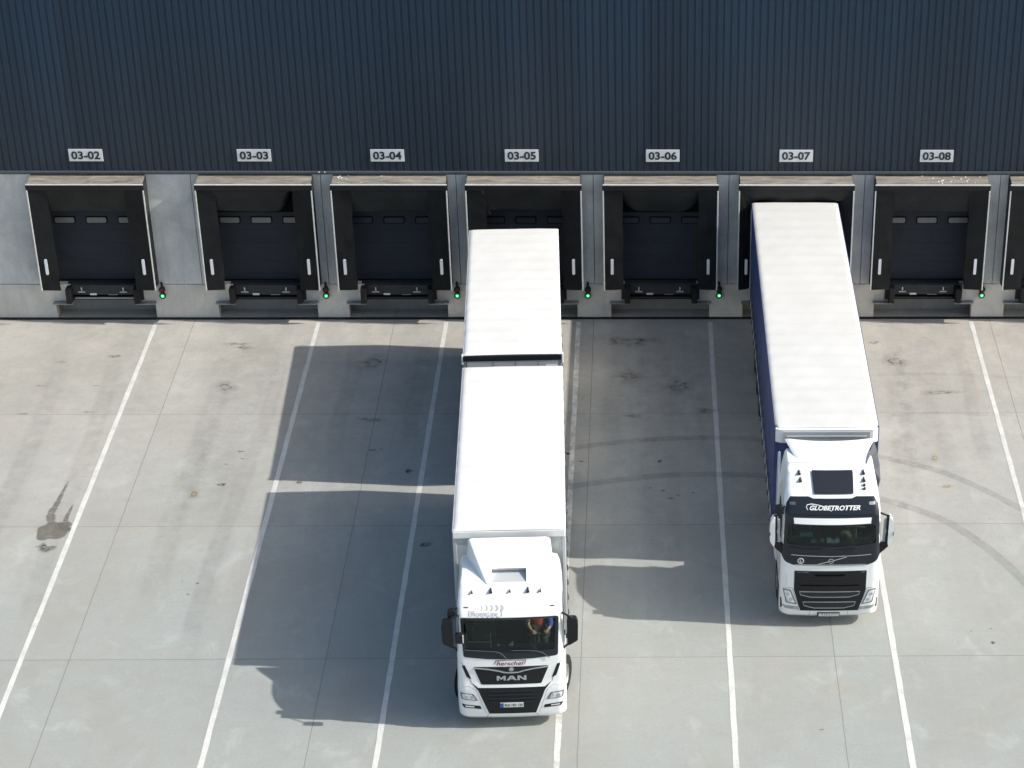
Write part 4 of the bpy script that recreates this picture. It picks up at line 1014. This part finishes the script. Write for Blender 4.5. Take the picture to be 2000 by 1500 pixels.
# body, running gear
cargo(T, 1.275, 2.16, 10.22, 1.12, 4.0, 'grey_curtain', 'tarp', 3, front='grey_curtain')
obj('front_header', bx(-1.262, 1.262, 2.135, 2.16, 3.78, 3.955, bev=.012), 'white2', T)
bm = nb(); box(bm, -.42, -.34, 1.9, 10.0, .62, .95, bev=.01); box(bm, .34, .42, 1.9, 10.0, .62, .95, bev=.01)
for y in (2.4, 4.0, 5.4, 6.9, 8.6, 9.8): box(bm, -.34, .34, y-.05, y+.05, .66, .92)
obj('chassis_rails', bm, 'chassis', T)
bm = nb(); cyl(bm, (-1.0, 1.38, .5), (1.0, 1.38, .5), .07); obj('axle', bm, 'chassis', T)
for s in (-1, 1):
    wheel(T, s*1.07, 1.38, s, .31, .5, -math.radians(17))
    wheel(T, s*1.06, 6.6, s, .27, .5, 0, True); wheel(T, s*1.06, 7.95, s, .31, .5)
    bm = nb(); box(bm, *sorted((s*.5, s*1.15)), 3.0, 4.7, .38, .95, bev=.06, seg=3); obj('fuel_tank', bm, 'alu' if s > 0 else 'chassis', T)
    for ya, yb in ((4.9, 5.9), (8.6, 9.9)): obj('side_guard', bx(*sorted((s*1.18, s*1.2)), ya, yb, .45, .95), 'alu', T)
seated_driver((1.02+.62*math.cos(.0358)-1.18*math.sin(.0358), -21.2+1.18*math.cos(.0358)+.62*math.sin(.0358), 1.86), math.radians(2.05), 'person in a red top with blue sleeve at the wheel of the red-lettered lorry')

# ================================================================== DRAWBAR TRAILER
T = thing('drawbar_trailer', 'white-roofed box trailer coupled behind the red-lettered lorry, its back near bay 03-05', 'trailer', (.615, -10.30, 0), math.radians(2.36))
cargo(T, 1.272, 0, 7.92, 1.12, 4.0, 'grey_curtain', 'tarp', 11, front='grey_panel')
obj('front_header', bx(-1.262, 1.262, -.035, -.001, 3.80, 3.945, bev=.012), 'black', T)
bm = nb(); box(bm, -1.17, 1.17, -.022, 0.008, 3.35, 3.79, bev=.006); obj('front_board', bm, 'letter_pale', T)
for x in (-.5, .08, .66): obj('board_seam', bx(x-.006, x+.006, -.026, -.022, 3.36, 3.78), 'dgrey', T)
bm = nb(); box(bm, .86, 1.14, -.028, -.023, 3.58, 3.67); n = obj('name_sticker', bm, 'letter_white', T)
bm = text_bm('Krone', .2, .05, shear=.2, bold=.01); bmesh.ops.rotate(bm, verts=bm.verts[:], matrix=Matrix.Rotation(PI/2, 3, 'X')); bmesh.ops.translate(bm, verts=bm.verts[:], vec=(1.0, -.0295, 3.625)); obj('sticker_letters', bm, 'letter_grey', n)
for s in (-1, 1):
    bm = nb(); box(bm, *sorted((s*1.262, s*1.31)), -.03, .10, 3.70, 3.97, bev=.02, seg=2); obj('tarp_corner', bm, 'tarp', T)
    bm = nb(); tube(bm, [(s*1.2, .15, 1.02), (s*1.36, .12, .95)], .012); ball(bm, (s*1.38, .12, .94), .045, (1, .6, .7), 8); obj('marker_lamp', bm, 'rubber', T)
    for y in (3.3, 4.65): wheel(T, s*1.06, y, s, .31, .48)
    for ya, yb in ((.7, 2.6), (5.4, 7.3)): obj('side_guard', bx(*sorted((s*1.17, s*1.19)), ya, yb, .45, .95), 'alu', T)
bm = nb(); box(bm, -.42, -.34, .2, 7.8, .66, .98, bev=.01); box(bm, .34, .42, .2, 7.8, .66, .98, bev=.01); cyl(bm, (-1, 3.3, .48), (1, 3.3, .48), .06); cyl(bm, (-1, 4.65, .48), (1, 4.65, .48), .06); obj('chassis_rails', bm, 'chassis', T)
bm = nb(); tube(bm, [(-.35, .6, .6), (-.05, -1.6, .55)], .05); tube(bm, [(.35, .6, .6), (.05, -1.6, .55)], .05); obj('drawbar', bm, 'chassis', T)
bm = nb(); box(bm, -1.15, 1.15, 7.78, 7.88, .42, .56, bev=.01); obj('rear_bumper', bm, 'alu', T)

# ================================================================== TRACTOR UNIT WITH BLACK NOSE
cab = VOL
T = thing('tractor_unit', 'white articulated tractor with black windscreen surround, smoked roof hatch and black grille', 'lorry', (8.44, -17.1, 0), 0)
WS = rounded([(-1.075, 2.97), (1.075, 2.97), (1.125, 2.30), (.6, 2.23), (0, 2.205), (-.6, 2.23), (-1.125, 2.30)], .07)
cb = cab_common(T, cab, inset(WS, .04, .03, .05, 0), [(.46, 2.38), (1.26, 2.29), (1.26, 2.86), (.54, 2.91)]); WSD = dens(WS, .06)
obj('windscreen', patch(cab, WS, .003, .006), 'glass', cb, smooth=True, sharp=60)
obj('windscreen_surround', ringband(cab, [(x*1.02, z+(.012 if z > 2.6 else -.012)) for x, z in WSD], inset(WSD, .06, .03, .07, 0), .012, .03), 'gloss_black', cb, smooth=True, sharp=40)
tp = obj('upper_black_panel', patch(cab, rounded([(-1.13, 2.55), (-1.11, 3.12), (-1.08, 3.30), (-.99, 3.43), (-.56, 3.44), (-.46, 3.405), (.46, 3.405), (.56, 3.44), (.99, 3.43), (1.08, 3.30), (1.11, 3.12), (1.13, 2.55), (1.09, 2.55), (1.07, 2.975), (-1.07, 2.975), (-1.09, 2.55)], .02), .008, .012, .03), 'gloss_black', cb, smooth=True, sharp=40)
# sun visor: white strip on black carrier
def visor(z0, z1, hx, out, th, mat, nm, dz=0):
    bm = nb(); n = 30; F_, B_ = [], []
    for i in range(n+1):
        u = i/n*2-1; x = hx*u; yb = cab.F(0, 3.0)+.05*u*u-out
        top = (x, yb+.03, z1); bot = (x*.985, yb-.02, z0+.01*u*u)
        F_.append((bm.verts.new(top), bm.verts.new(bot))); B_.append((bm.verts.new((x, yb+.03+th, z1)), bm.verts.new((x*.985, yb-.02+th, z0+.01*u*u))))
    for i in range(n):
        bm.faces.new((F_[i][0], F_[i][1], F_[i+1][1], F_[i+1][0])); bm.faces.new((B_[i][0], B_[i+1][0], B_[i+1][1], B_[i][1]))
        bm.faces.new((F_[i][0], F_[i+1][0], B_[i+1][0], B_[i][0])); bm.faces.new((F_[i][1], B_[i][1], B_[i+1][1], F_[i+1][1]))
    for i in (0, n): bm.faces.new((F_[i][0], B_[i][0], B_[i][1], F_[i][1]))
    bmesh.ops.recalc_face_normals(bm, faces=bm.faces[:]); return obj(nm, bm, mat, cb, smooth=True, sharp=40)
vs = visor(2.88, 3.10, 1.07, .10, .03, 'gloss_black', 'sun_visor')
visor(2.92, 3.06, .92, .125, .012, 'white', 'visor_strip')
decal = decal_text(cab, 'GLOBETROTTER', .06, 3.235, 1.20, .095, .012, shear=.3, bold=.03)
obj('slogan', decal, 'letter_white', tp)
bm = nb(); line(cab, [(-.585, 3.19), (-.62, 3.235), (-.60, 3.285), (-.50, 3.305), (-.36, 3.29), (-.20, 3.255)], .014, .012, .003, bm); line(cab, [(-.10, 3.20), (-.02, 3.17)], .012, .012, .003, bm); obj('swoosh', bm, 'letter_white', tp)
for s in (-1, 1): obj('marker_lamp', patch(cab, rounded([(s*.94-.07, 3.275), (s*.94+.07, 3.275), (s*.94+.07, 3.335), (s*.94-.07, 3.335)], .02), .016), 'steel' if s > 0 else 'dgrey', tp)
bn = obj('black_nose', patch(cab, rounded([(-1.175, 2.33), (-1.185, 2.02), (-1.10, 1.86), (-.88, 1.765), (.88, 1.765), (1.10, 1.86), (1.185, 2.02), (1.175, 2.33), (1.12, 2.30), (.6, 2.225), (0, 2.20), (-.6, 2.225), (-1.12, 2.30)], .05), .007), 'gloss_black', cb, smooth=True, sharp=40)
obj('chrome_strip', line(cab, [(-.95, 2.055), (-.6, 2.035), (0, 2.02), (.6, 2.035), (.95, 2.055)], .018, .016, .01), 'chrome', bn)
obj('lower_chrome_strip', line(cab, [(-.87, 1.775), (-.80, 1.79), (.80, 1.79), (.87, 1.775)], .016, .016, .01), 'chrome', bn)
bm = line(cab, [(-.35, 1.79), (-.065, 1.875)], .022, .016, .01); line(cab, [(.065, 1.91), (.36, 2.0)], .022, .016, .01, bm); obj('diagonal_bar', bm, 'chrome', bn)
bm = line(cab, circle(0, 1.892, .058, 20), .020, .018, .012, closed=True); line(cab, [(-.035, 1.892), (.035, 1.892)], .022, .018, .012, bm); obj('round_badge', bm, 'chrome', bn)
bm = line(cab, circle(-.72, 1.89, .068, 20), .018, .018, .012, closed=True); line(cab, [(-.735, 1.925), (-.735, 1.86), (-.70, 1.86)], .014, .018, .012, bm); obj('letter_roundel', bm, 'letter_white', bn)
g = obj('grille', patch(cab, rounded([(-.86, 1.61), (.87, 1.61), (.87, 1.08), (.70, .485), (-.69, .485), (-.86, 1.08)], .02), .006), 'black', cb)
for P in ([(-.72, 1.035), (.72, 1.035), (.70, .95), (.46, .885), (-.46, .885), (-.70, .95)], [(-.63, .745), (.63, .745), (.60, .64), (.36, .575), (-.36, .575), (-.60, .64)]):
    f = obj('louvre_frame', line(cab, P, .014, .024, .018, closed=True), 'steel', g)
    obj('louvre', patch(cab, [(p[0]*.97, p[1]-(.01 if p[1] > .93 or .7 < p[1] < .8 else -.01)) for p in P], .012, .006), 'gloss_black', f)
obj('grille_slot', patch(cab, rounded([(-.40, 1.52), (.38, 1.52), (.31, 1.47), (-.33, 1.47)], .01), .014), 'void', g)
obj('grille_slot', patch(cab, [(-.72, 1.225), (.72, 1.225), (.70, 1.195), (-.70, 1.195)], .012), 'void', g)
for z in (1.38, 1.30): obj('slat', patch(cab, [(-.80, z), (.80, z), (.80, z+.012), (-.80, z+.012)], .014, .01), 'gloss_black', g)
obj('small_letters', decal_text(cab, 'VOLVO TRUCKS', -.66, 1.575, .28, .022, .010), 'letter_pale', g)
obj('power_figure', decal_text(cab, '500', .78, 1.575, .09, .022, .010), 'letter_pale', g)
p = obj('licence_plate', patch(cab, [(-.275, .295), (.265, .295), (.265, .435), (-.275, .435)], .03, .03), 'chassis', T)
obj('plate_face', patch(cab, [(-.24, .312), (.25, .312), (.25, .418), (-.24, .418)], .033, .004), 'plate', p)
obj('plate_letters', decal_text(cab, 'DW5 5H777', .01, .365, .40, .072, .035, bold=.02), 'letter_black', p)
for s in (-1, 1):
    mir = lambda P: [(s*x, z) for x, z in P]
    h = obj('headlight', patch(cab, rounded(mir([(-1.125, 1.10), (-.93, 1.075), (-.775, .66), (-1.04, .71)]), .03), .009), 'lamp_dark', cb)
    obj('lens', patch(cab, rounded(mir([(-1.09, 1.06), (-.955, 1.04), (-.82, .70), (-1.01, .745)]), .03), .015, .005), 'lens', h)
    for x, z in ((1.0, .95), (.93, .80)): obj('reflector', patch(cab, circle(s*x, z, .042, 16), .02, .004), 'chrome', h)
    h = obj('fog_light', patch(cab, rounded(mir([(-1.13, .635), (-.755, .60), (-.745, .51), (-1.06, .545)]), .02), .009), 'steel', cb)
    obj('lens', patch(cab, circle(s*.82, .56, .032, 14), .015, .004), 'chrome', h)
    obj('panel_seam', line(cab, mir([(-1.19, 1.22), (-1.17, 1.17), (-1.05, 1.13), (-.90, 1.12), (-.74, .62), (-.72, .46)]), .009, .003, .004), 'dgrey', cb)
    obj('bumper_seam', line(cab, mir([(-.45, .47), (-.48, .30)]), .007, .003, .004), 'dgrey', cb)
    obj('corner_deflector_seam', line(cab, mir([(-1.08, 1.80), (-1.04, 1.2)]), .007, .002, .003), 'letter_pale', cb)
    obj('bumper_corner', patch(cab, mir([(-1.17, .80), (-1.145, .80), (-1.12, .55), (-1.16, .50)]), .008), 'black', cb)
    S = side_surf(cab, s)
    obj('side_window', patch(cab, rounded([(.42, 2.35), (1.30, 2.25), (1.30, 2.90), (.50, 2.95)], .08), .006, .006, surf=S), 'glass', cb)
    obj('window_frame', line(cab, {'M': [(.42, 2.10), (1.30, 2.02), (1.30, 2.80), (.50, 2.80)], 'V': [(.42, 2.35), (1.30, 2.25), (1.30, 2.90), (.50, 2.95)]}['M' if cab is MAN else 'V'], .07, .010, .02, surf=S, closed=True), 'black', cb)
    obj('door_seam', line(cab, [(.36, 1.15), (.36, 2.95), (1.36, 2.98), (1.36, 1.12)], .010, .003, .005, surf=S), 'dgrey', cb)
    obj('step_panel', patch(cab, rounded([(.34, .35), (.78, .35), (.78, .95), (.34, 1.02)], .04), .005, .01, surf=S), 'black', cb)
    # split mirrors in white shells
    bm = nb(); prism(bm, rounded([(s*1.40, 3.00), (s*1.35, 3.01), (s*1.34, 2.34), (s*1.36, 2.20), (s*1.46, 2.36), (s*1.475, 2.60), (s*1.455, 2.88)], .03), .14, .34)
    mr = obj('mirror', bm, 'white', cb, smooth=True, sharp=40)
    bm = nb(); prism(bm, rounded([(s*1.355, 3.0), (s*1.30, 3.0), (s*1.29, 2.66), (s*1.345, 2.66)], .02), .15, .30); prism(bm, rounded([(s*1.345, 2.58), (s*1.29, 2.58), (s*1.28, 2.36), (s*1.345, 2.34)], .02), .15, .30); obj('mirror_back', bm, 'black', mr)
    bm = nb(); prism(bm, rounded([(s*1.30, 2.96), (s*1.235, 2.94), (s*1.215, 2.30), (s*1.30, 2.26)], .02), .19, .22); obj('mirror_panel', bm, 'grey_curtain' if s < 0 else 'letter_pale', mr)
    obj('mirror_arm', tube(nb(), [(s*1.14, .32, 3.05), (s*1.24, .24, 3.045), (s*1.38, .24, 3.0)], .022), 'black', mr); bm = nb(); prism(bm, [(s*1.16, 2.0), (s*1.18, 2.30), (s*1.36, 2.34), (s*1.38, 2.22), (s*1.22, 2.06)], .16, .24); obj('mirror_arm', bm, 'black', mr)
    bm = nb(); box(bm, s*1.465-.008, s*1.465+.008, .13, .20, 2.52, 2.62); obj('mirror_lamp', bm, 'black', mr)
    # side fins behind the cab
    bm = nb(); prism(bm, [(1.98, .95), (2.48, .95), (2.46, 3.35), (2.30, 3.62), (2.12, 3.55), (1.98, 3.3)], *sorted((s*1.13, s*1.195)), 'x'); bmesh.ops.bevel(bm, geom=bm.edges[:], offset=.02, segments=2, affect='EDGES'); obj('side_deflector', bm, 'white', T, smooth=True, sharp=40)
bm = nb(); prism(bm, rounded([(-1.37, 3.22), (-1.18, 3.26), (-1.14, 3.08), (-1.34, 3.06)], .05), .22, .40); tube(bm, [(-1.12, .30, 3.24), (-1.22, .30, 3.16)], .02); obj('kerb_mirror', bm, 'black', cb, smooth=True, sharp=40)
# wipers tucked at the foot of the glass
for P in ([(-1.0, 2.27), (-.5, 2.215), (-.20, 2.24), (-.12, 2.18)], [(.1, 2.20), (.55, 2.22), (.62, 2.15)]):
    bm = nb(); tube(bm, [(x, cab.F(x, z)-.03, z) for x, z in P], .010, 6); obj('wiper', bm, 'black', cb)
obj('roof_hatch', patch(cab, rounded([(-.465, 3.757), (.515, 3.757), (.50, 3.478), (-.43, 3.478)], .022), .03, .04, .03), 'hatch', cb, smooth=True, sharp=30)
for s in (-1, 1):
    obj('roof_seam', line(cab, [(s*.66, 3.49), (s*.70, 3.62), (s*.72, 3.755)], .010, .003, .006, step=.03), 'letter_pale', cb)
for x, y in ((-.74, .80), (-.76, 1.0), (.77, .80), (.77, 1.0)): horn(cb, x, y-.04, cab.G(x, y)-.012, True)
for y in (.60, .69):
    bm = nb(); cyl(bm, (.77, y-.02, cab.G(.77, y)-.01), (.77, y-.03, cab.G(.77, y)+.035), .035, .028, 12); obj('roof_lamp', bm, 'chassis', cb)
# roof air deflector
bm = nb(); nx, ny = 24, 12; rows = []
for j in range(ny+1):
    t = j/ny; row = []
    for i in range(nx+1):
        u = i/nx*2-1; hw = .74+((1.04 if u < 0 else 1.14)-.74)*t**1.1; y = 1.34+.98*t-.16*t*(1-u*u); z = 3.765+.20*t**1.1+.012*(1-u*u)*(1-t)
        if abs(u) > .93: z -= .03*((abs(u)-.93)/.07)
        row.append(bm.verts.new((hw*u, y, z)))
    rows.append(row)
for a, b in zip(rows, rows[1:]):
    for i in range(nx): bm.faces.new((a[i], a[i+1], b[i+1], b[i]))
bmesh.ops.recalc_face_normals(bm, faces=bm.faces[:])
if sum(f.normal.z for f in bm.faces) < 0: bmesh.ops.reverse_faces(bm, faces=bm.faces[:])
bmesh.ops.solidify(bm, geom=bm.faces[:], thickness=.03); bmesh.ops.recalc_face_normals(bm, faces=bm.faces[:])
ad = obj('air_deflector', bm, 'white', T, smooth=True, sharp=40)
for k in range(5): obj('deflector_rib', bx(-.48+k*.24-.006, -.48+k*.24+.006, 1.20, 1.33, 3.775, 3.792), 'letter_pale', ad)
obj('deflector_joint', bx(-.70, .70, 1.325, 1.338, 3.772, 3.784), 'letter_pale', ad)
bm = nb(); prism(bm, [(1.34, 3.70), (2.28, 3.70), (2.28, 3.90), (1.40, 3.765)], -.70, -.68, 'x'); prism(bm, [(1.34, 3.70), (2.28, 3.70), (2.28, 3.90), (1.40, 3.765)], .68, .70, 'x'); obj('deflector_stay', bm, 'grey_panel', ad)
bm = nb()   # dark air intake filling the gap on the driver's side
P = [(.86, 1.36, 3.815), (1.12, 2.30, 3.90), (1.20, 2.20, 3.70), (1.21, 1.55, 3.64), (1.185, 1.0, 3.56), (1.05, 1.16, 3.72)]
top = [bm.verts.new(p) for p in P]; bot = [bm.verts.new((x-.04, y, z-.22)) for x, y, z in P]
bm.faces.new(top); bm.faces.new(bot[::-1])
for k in range(6): bm.faces.new((top[k], top[(k+1) % 6], bot[(k+1) % 6], bot[k]))
bmesh.ops.triangulate(bm, faces=[f for f in bm.faces if len(f.verts) > 4]); bmesh.ops.recalc_face_normals(bm, faces=bm.faces[:]); obj('air_intake', bm, 'dgrey', T)
# interior
obj('dashboard', bx(-1.05, 1.05, .18, .60, 1.7, 2.22, bev=.06, seg=3), 'dash', cb)
for x in (-.62, .62):
    seat(cb, x, 1.3)
steering_wheel(cb, .62, .74, 2.40)
# things on the dashboard and the seats
def small(name, label, cat, bm, mat): tag(obj(name, bm, mat), label, cat)
def wbox(x0, x1, y0, y1, z0, z1, **k): return bx(8.44+x0, 8.44+x1, -17.1+y0, -17.1+y1, z0, z1, **k)
small('cardboard_sheet', 'flat teal card leaning behind the windscreen of the black-nosed lorry', 'card', prism(nb(), [(8.44-.72, 2.24), (8.44-.42, 2.26), (8.44-.42, 2.36), (8.44-.71, 2.36)], -16.55, -16.54), 'green_card')
small('paper_box', 'small teal box on the dashboard of the black-nosed lorry', 'box', wbox(-.46, -.34, .30, .40, 2.223, 2.30, bev=.01), 'green_card')
small('paper_cup', 'small pale green cup on the dashboard of the black-nosed lorry', 'cup', cyl(nb(), (8.44-.20, -17.1+.34, 2.223), (8.44-.20, -17.1+.34, 2.32), .035, .045, 16), 'green_card')
bm = nb()
for (x0, x1, a) in ((-.10, .02, .03), (.0, .12, -.02), (.10, .21, .02)): box(bm, 8.44+x0, 8.44+x1, -17.1+.27, -17.1+.37, 2.223, 2.31+a, bev=.02, seg=2)
small('crumpled_paper', 'crumpled white paper on the middle of the dashboard of the black-nosed lorry', 'paper', bm, 'paper')
bm = nb(); ball(bm, (8.44+.42, -17.1+1.22, 1.93), .16, (.8, .5, .4), 12); ball(bm, (8.44+.48, -17.1+1.1, 1.93), .1, (.8, .6, .45), 12)
small('folded_cloth', 'yellow-green cloth lying on the driver seat of the black-nosed lorry', 'cloth', bm, 'cloth_yellow')
# sun blocker and running gear
obj('gap_sun_blocker', bx(-1.16, 1.16, 2.44, 2.81, .95, 1.70, bev=.03), 'chassis', T)  # added block behind the cab, cuts the sun strip through the gap
bm = nb(); box(bm, -.42, -.34, 1.9, 6.3, .62, .92, bev=.01); box(bm, .34, .42, 1.9, 6.3, .62, .92, bev=.01); cyl(bm, (-1, 1.42, .5), (1, 1.42, .5), .07); cyl(bm, (-1, 5.1, .5), (1, 5.1, .5), .07); box(bm, -.5, .5, 4.5, 5.6, .92, 1.10, bev=.03); obj('chassis_rails', bm, 'chassis', T)
for s in (-1, 1):
    wheel(T, s*1.04, 1.42, s, .31, .5); wheel(T, s*1.0, 5.1, s, .27, .5, 0, True)
    bm = nb(); box(bm, *sorted((s*.5, s*1.18)), 2.5, 4.1, .35, .95, bev=.06, seg=3); obj('fuel_tank', bm, 'white2' if s < 0 else 'alu', T)

# ================================================================== SEMI-TRAILER
T = thing('semi_trailer', 'long white-roofed semi-trailer with blue side curtains backed into bay 03-07', 'trailer', (8.46, -14.27, 0), 0)
cargo(T, 1.283, 0, 13.80, 1.22, 4.0, 'blue', 'tarp2', 21, cut=.13, front='blue', valance='blue')
bm = nb(); prism(bm, rounded([(-1.255, -.02), (-1.13, -.085), (1.13, -.085), (1.255, -.02), (1.255, .10), (-1.255, .10)], .03), 3.60, 3.955, 'z'); fh = obj('front_header', bm, 'white2', T)
bm = nb(); box(bm, -1.06, 1.06, -.105, -.088, 3.63, 3.91, bev=.008); obj('header_panel', bm, 'grey_curtain', fh)
bm = nb(); box(bm, -.98, .98, -.115, -.106, 3.78, 3.80); obj('header_strip', bm, 'letter_white', fh)
bm = nb(); box(bm, -1.27, 1.27, 13.76, 13.84, 3.86, 3.945, bev=.012); obj('rear_frame', bm, 'steel', T)
bm = nb(); box(bm, -.42, -.34, .3, 13.4, .85, 1.08, bev=.01); box(bm, .34, .42, .3, 13.4, .85, 1.08, bev=.01)
for y in (8.0, 9.31, 10.62): cyl(bm, (-1, y, .5), (1, y, .5), .06)
obj('chassis_rails', bm, 'chassis', T)
for s in (-1, 1):
    for y in (8.0, 9.31, 10.62): wheel(T, s*1.06, y, s, .36, .5)
    bm = nb(); box(bm, *sorted((s*.85, s*.95)), 2.6, 2.75, .05, 1.1, bev=.01); box(bm, *sorted((s*.78, s*1.02)), 2.5, 2.85, .0, .05); obj('landing_leg', bm, 'chassis', T)
    bm = nb(); box(bm, *sorted((s*1.2, s*1.22)), 3.2, 7.2, .45, .60); box(bm, *sorted((s*1.2, s*1.22)), 3.2, 7.2, .75, .90)
    for y in (3.4, 5.2, 7.0): box(bm, *sorted((s*1.17, s*1.2)), y-.03, y+.03, .42, 1.1)
    obj('side_guard', bm, 'alu', T)
bm = nb(); box(bm, -1.15, 1.15, 13.35, 13.47, .42, .58, bev=.01); obj('rear_bumper', bm, 'alu', T)
